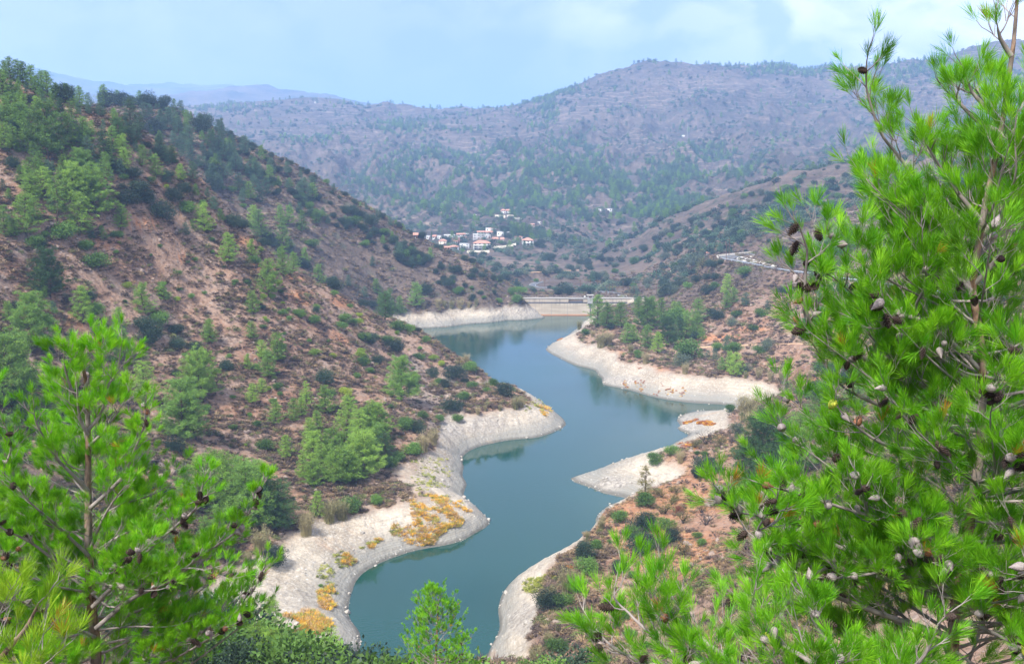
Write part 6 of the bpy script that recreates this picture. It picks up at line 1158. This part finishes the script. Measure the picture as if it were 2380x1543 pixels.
hero_pine('big near pine filling the right edge, its thin top rising past the skyline', dd([(2210, 1620), (2218, 1440), (2232, 1340), (2268, 1120), (2282, 975), (2282, 824), (2264, 700), (2262, 650), (2290, 480), (2326, 305), (2346, 170), (2356, 100), (2364, 0), (2368, -60)], D_, D_), [
 (dd([(2272, 948), (2213, 921), (2159, 902), (2110, 881), (2059, 860), (1993, 824), (1930, 788), (1903, 773), (1882, 745), (1870, 704), (1873, 628), (1876, 583), (1863, 541)], 6.6, 5.9), 1.25),
 (dd([(2262, 700), (2230, 600), (2180, 520), (2129, 430), (2099, 376), (2065, 335), (2045, 305), (2024, 244), (2014, 203), (2014, 152), (2016, 135)], 6.6, 6.2), .9),
 (dd([(2280, 860), (2200, 785), (2137, 740), (2131, 703), (2155, 661), (2149, 622), (2143, 568)], 6.6, 6.1), .9),
 dd([(2134, 743), (2104, 734), (2044, 737), (2032, 731)], 6.2, 6.1), dd([(2267, 658), (2309, 613), (2327, 574), (2345, 529), (2365, 480)], 6.6, 6.4), (dd([(2290, 962), (2333, 948), (2378, 933), (2450, 900)], 6.6, 6.4), 1.2),
 (dd([(2262, 1060), (2202, 1046), (2098, 1042), (2040, 1025), (1990, 990), (1950, 950)], 6.6, 6.0), 1.0), (dd([(2215, 1480), (2060, 1430), (1933, 1381), (1883, 1356), (1850, 1327), (1800, 1306), (1767, 1269), (1763, 1225), (1800, 1180)], 6.6, 5.5), 1.2),
 (dd([(2222, 1420), (2285, 1402), (2347, 1381), (2420, 1370)], 6.6, 6.3), 1.3), dd([(2250, 1260), (2181, 1253), (2040, 1224), (2011, 1166), (2000, 1120)], 6.6, 5.8), dd([(2240, 1300), (2120, 1230), (1960, 1180), (1860, 1150), (1790, 1130)], 6.6, 5.9),
 dd([(2230, 1380), (2100, 1340), (1950, 1270), (1830, 1210), (1720, 1190), (1680, 1150)], 6.6, 5.7), dd([(2280, 900), (2180, 830), (2080, 780), (1990, 690), (1930, 640)], 6.6, 6.1), dd([(2240, 1330), (2080, 1300), (1920, 1320), (1800, 1400), (1720, 1390)], 6.6, 5.9), dd([(2275, 1000), (2150, 980), (2040, 940), (1960, 900), (1920, 850)], 6.6, 6.2),
 dd([(2285, 520), (2220, 440), (2180, 380), (2150, 330)], 6.6, 6.4), dd([(2264, 680), (2180, 600), (2120, 520), (2070, 470)], 6.6, 6.3), dd([(2275, 560), (2330, 480), (2360, 420)], 6.6, 6.7), dd([(2330, 290), (2290, 250), (2260, 215), (2250, 190)], 6.6, 6.5), dd([(2326, 310), (2270, 280), (2230, 240), (2215, 225)], 6.6, 6.5), dd([(2350, 130), (2325, 90), (2318, 60)], 6.6, 6.5)],
 [(1500, 1150, 42, 1.35, 1.3, -5, 25), (1150, 800, 34, 1.3, .95, 0, 35), (800, 480, 23, .95, .58, 10, 45), (500, 330, 7, .36, .20, 20, 55)], seed=3, r0=0.040, r1=0.006, cones=98, nn=56, more=130)
hero_pine('lower near pine leaning into the bottom right corner in front of the tall one', dd([(2120, 2250), (2040, 1980), (2010, 1800), (1950, 1660), (1900, 1590)], 4.9, 5.1), [
 (dd([(1960, 1680), (1908, 1560), (1808, 1490), (1767, 1447), (1750, 1406), (1755, 1370)], 5.0, 5.0), 1.0), (dd([(1900, 1600), (1750, 1560), (1600, 1540), (1490, 1452), (1461, 1423), (1428, 1390), (1432, 1350)], 5.1, 5.4), 1.0), dd([(1750, 1560), (1650, 1500), (1580, 1420), (1545, 1340)], 5.2, 5.4), dd([(1650, 1545), (1560, 1480), (1520, 1420), (1508, 1370)], 5.2, 5.4), dd([(1920, 1620), (1950, 1540), (1900, 1460), (1880, 1420)], 5.0, 4.9),
 dd([(1600, 1560), (1500, 1540), (1420, 1500), (1385, 1460)], 5.2, 5.4), dd([(1990, 1750), (2080, 1600), (2150, 1520), (2180, 1450)], 5.0, 4.9), dd([(1900, 1600), (1820, 1580), (1700, 1590), (1600, 1600), (1480, 1570)], 5.1, 5.2)], [(2000, 1600, 16, .8, .5, 0, 40)], seed=9, r0=0.05, r1=0.012, cones=22, nn=56, more=0)
hero_pine('bushy near pine at the left with an open candle-like top', dd([(226, 1640), (222, 1500), (212, 1400), (206, 1265), (205, 1128), (205, 1032), (203, 947), (198, 878), (190, 830), (198, 790)], 10.2, 10.0), [
 dd([(205, 1000), (236, 957), (253, 892), (273, 865), (280, 810)], 10, 9.8), dd([(208, 1035), (236, 1008), (267, 967), (290, 930)], 10, 9.7), (dd([(210, 1180), (256, 1138), (290, 1100), (314, 1042), (335, 991), (337, 955)], 10, 9.6), 1.2), (dd([(205, 1140), (174, 1107), (126, 1060), (103, 1019), (85, 985), (79, 960)], 10, 9.7), 1.1),
 dd([(204, 1010), (185, 970), (180, 920), (178, 890)], 10, 9.8), dd([(212, 1270), (239, 1206), (263, 1165), (290, 1130)], 10, 9.5), (dd([(215, 1410), (267, 1357), (304, 1316), (352, 1271), (410, 1220), (455, 1180), (470, 1130)], 10, 9.4), 1.3), (dd([(222, 1460), (308, 1390), (403, 1345), (472, 1288), (513, 1261), (554, 1230), (584, 1180), (600, 1140)], 10, 9.6), 1.3),
 (dd([(224, 1580), (311, 1543), (410, 1500), (489, 1456), (547, 1422), (590, 1370), (610, 1325)], 10, 9.5), 1.3), dd([(220, 1480), (161, 1453), (90, 1420), (20, 1380)], 10, 9.5), dd([(206, 1330), (137, 1306), (68, 1258), (0, 1224), (-40, 1180)], 10, 9.6), dd([(206, 1290), (120, 1210), (75, 1172), (40, 1130)], 10, 9.6), dd([(200, 960), (165, 900), (150, 850), (148, 820)], 10, 9.8), dd([(198, 900), (225, 850), (235, 820)], 10, 9.9),
 dd([(214, 1380), (300, 1340), (380, 1330), (450, 1320), (520, 1340)], 10, 9.3)],
 [(1540, 1250, 34, 1.5, 1.3, -5, 30), (1250, 1050, 15, 1.05, .65, 10, 40), (1050, 880, 6, .42, .24, 25, 55)], mat=NEEDL, seed=17, r0=0.06, r1=0.008, expose=.5, cones=90, conelen=0.085, bough_r=0.015, nn=60, nw=0.0032)
hero_pine('near pine cut by the left edge with boughs reaching in beside the bushy one', dd([(-170, 1700), (-165, 1500), (-160, 1300), (-155, 1100), (-150, 950), (-150, 850)], 10.5, 10.5), [dd([(-155, 1200), (-60, 1150), (0, 1100), (25, 1040), (10, 985)], 10.4, 10.0), dd([(-160, 1300), (-60, 1290), (20, 1290), (70, 1250)], 10.4, 9.9)], [(1540, 1150, 16, 1.1, 1.0, 0, 30), (1150, 900, 8, .7, .4, 15, 45)], mat=NEEDL, seed=23, r0=0.07, cones=14, nn=50, nw=0.0034)
hero_pine('yellow green pine sapling tip nearest the bottom left corner', dd([(-130, 2300), (-110, 1900), (-60, 1640), (0, 1530), (44, 1480), (68, 1446), (90, 1400)], 5.0, 4.9), [dd([(-40, 1600), (20, 1580), (80, 1560), (120, 1530)], 5.0, 4.8), dd([(-60, 1640), (-20, 1500), (-5, 1440), (10, 1400)], 5.0, 4.8)], [], mat=NEEDY, seed=31, r0=0.022, r1=0.005, cones=0, nn=60, needles=.105, twigl=.13, nw=0.0022, bough_r=0.009)
hero_pine('young pine standing alone against the water at the bottom middle', dd([(1006, 1800), (1008, 1640), (1012, 1543), (1016, 1460), (1019, 1390)], 35, 35), [], [(1700, 1540, 26, 1.5, 1.25, 0, 35), (1540, 1440, 20, 1.25, .75, 15, 45), (1440, 1385, 10, .6, .15, 30, 60)], seed=37, r0=0.09, r1=0.012, cones=55, conelen=0.078, nn=26, nw=0.012, twigl=.26, needles=.15, bough_r=.02, mat=NEEDL)
# ---------------------------------------------------------------- haze: the air of the whole valley, in one closed box
hm = bpy.data.materials.new('haze'); hm.use_nodes = True; ht = hm.node_tree; ht.nodes.remove(ht.nodes['Principled BSDF'])
pv = ht.nodes.new('ShaderNodeVolumePrincipled'); pv.inputs['Color'].default_value = (0.37, 0.59, 1.0, 1); pv.inputs['Density'].default_value = 0.00023; pv.inputs['Anisotropy'].default_value = 0.0
ht.links.new(pv.outputs[0], ht.nodes['Material Output'].inputs['Volume'])
zlo = float(Z.min()) - 1; zhi = float(Z.max()) + 8
tag(link('haze', box_mesh('haze', (-12100, -12100, zlo), (12100, 12100, zhi), hm)), 'thin blue haze filling the valley and greying the far hills', 'haze', kind='stuff')
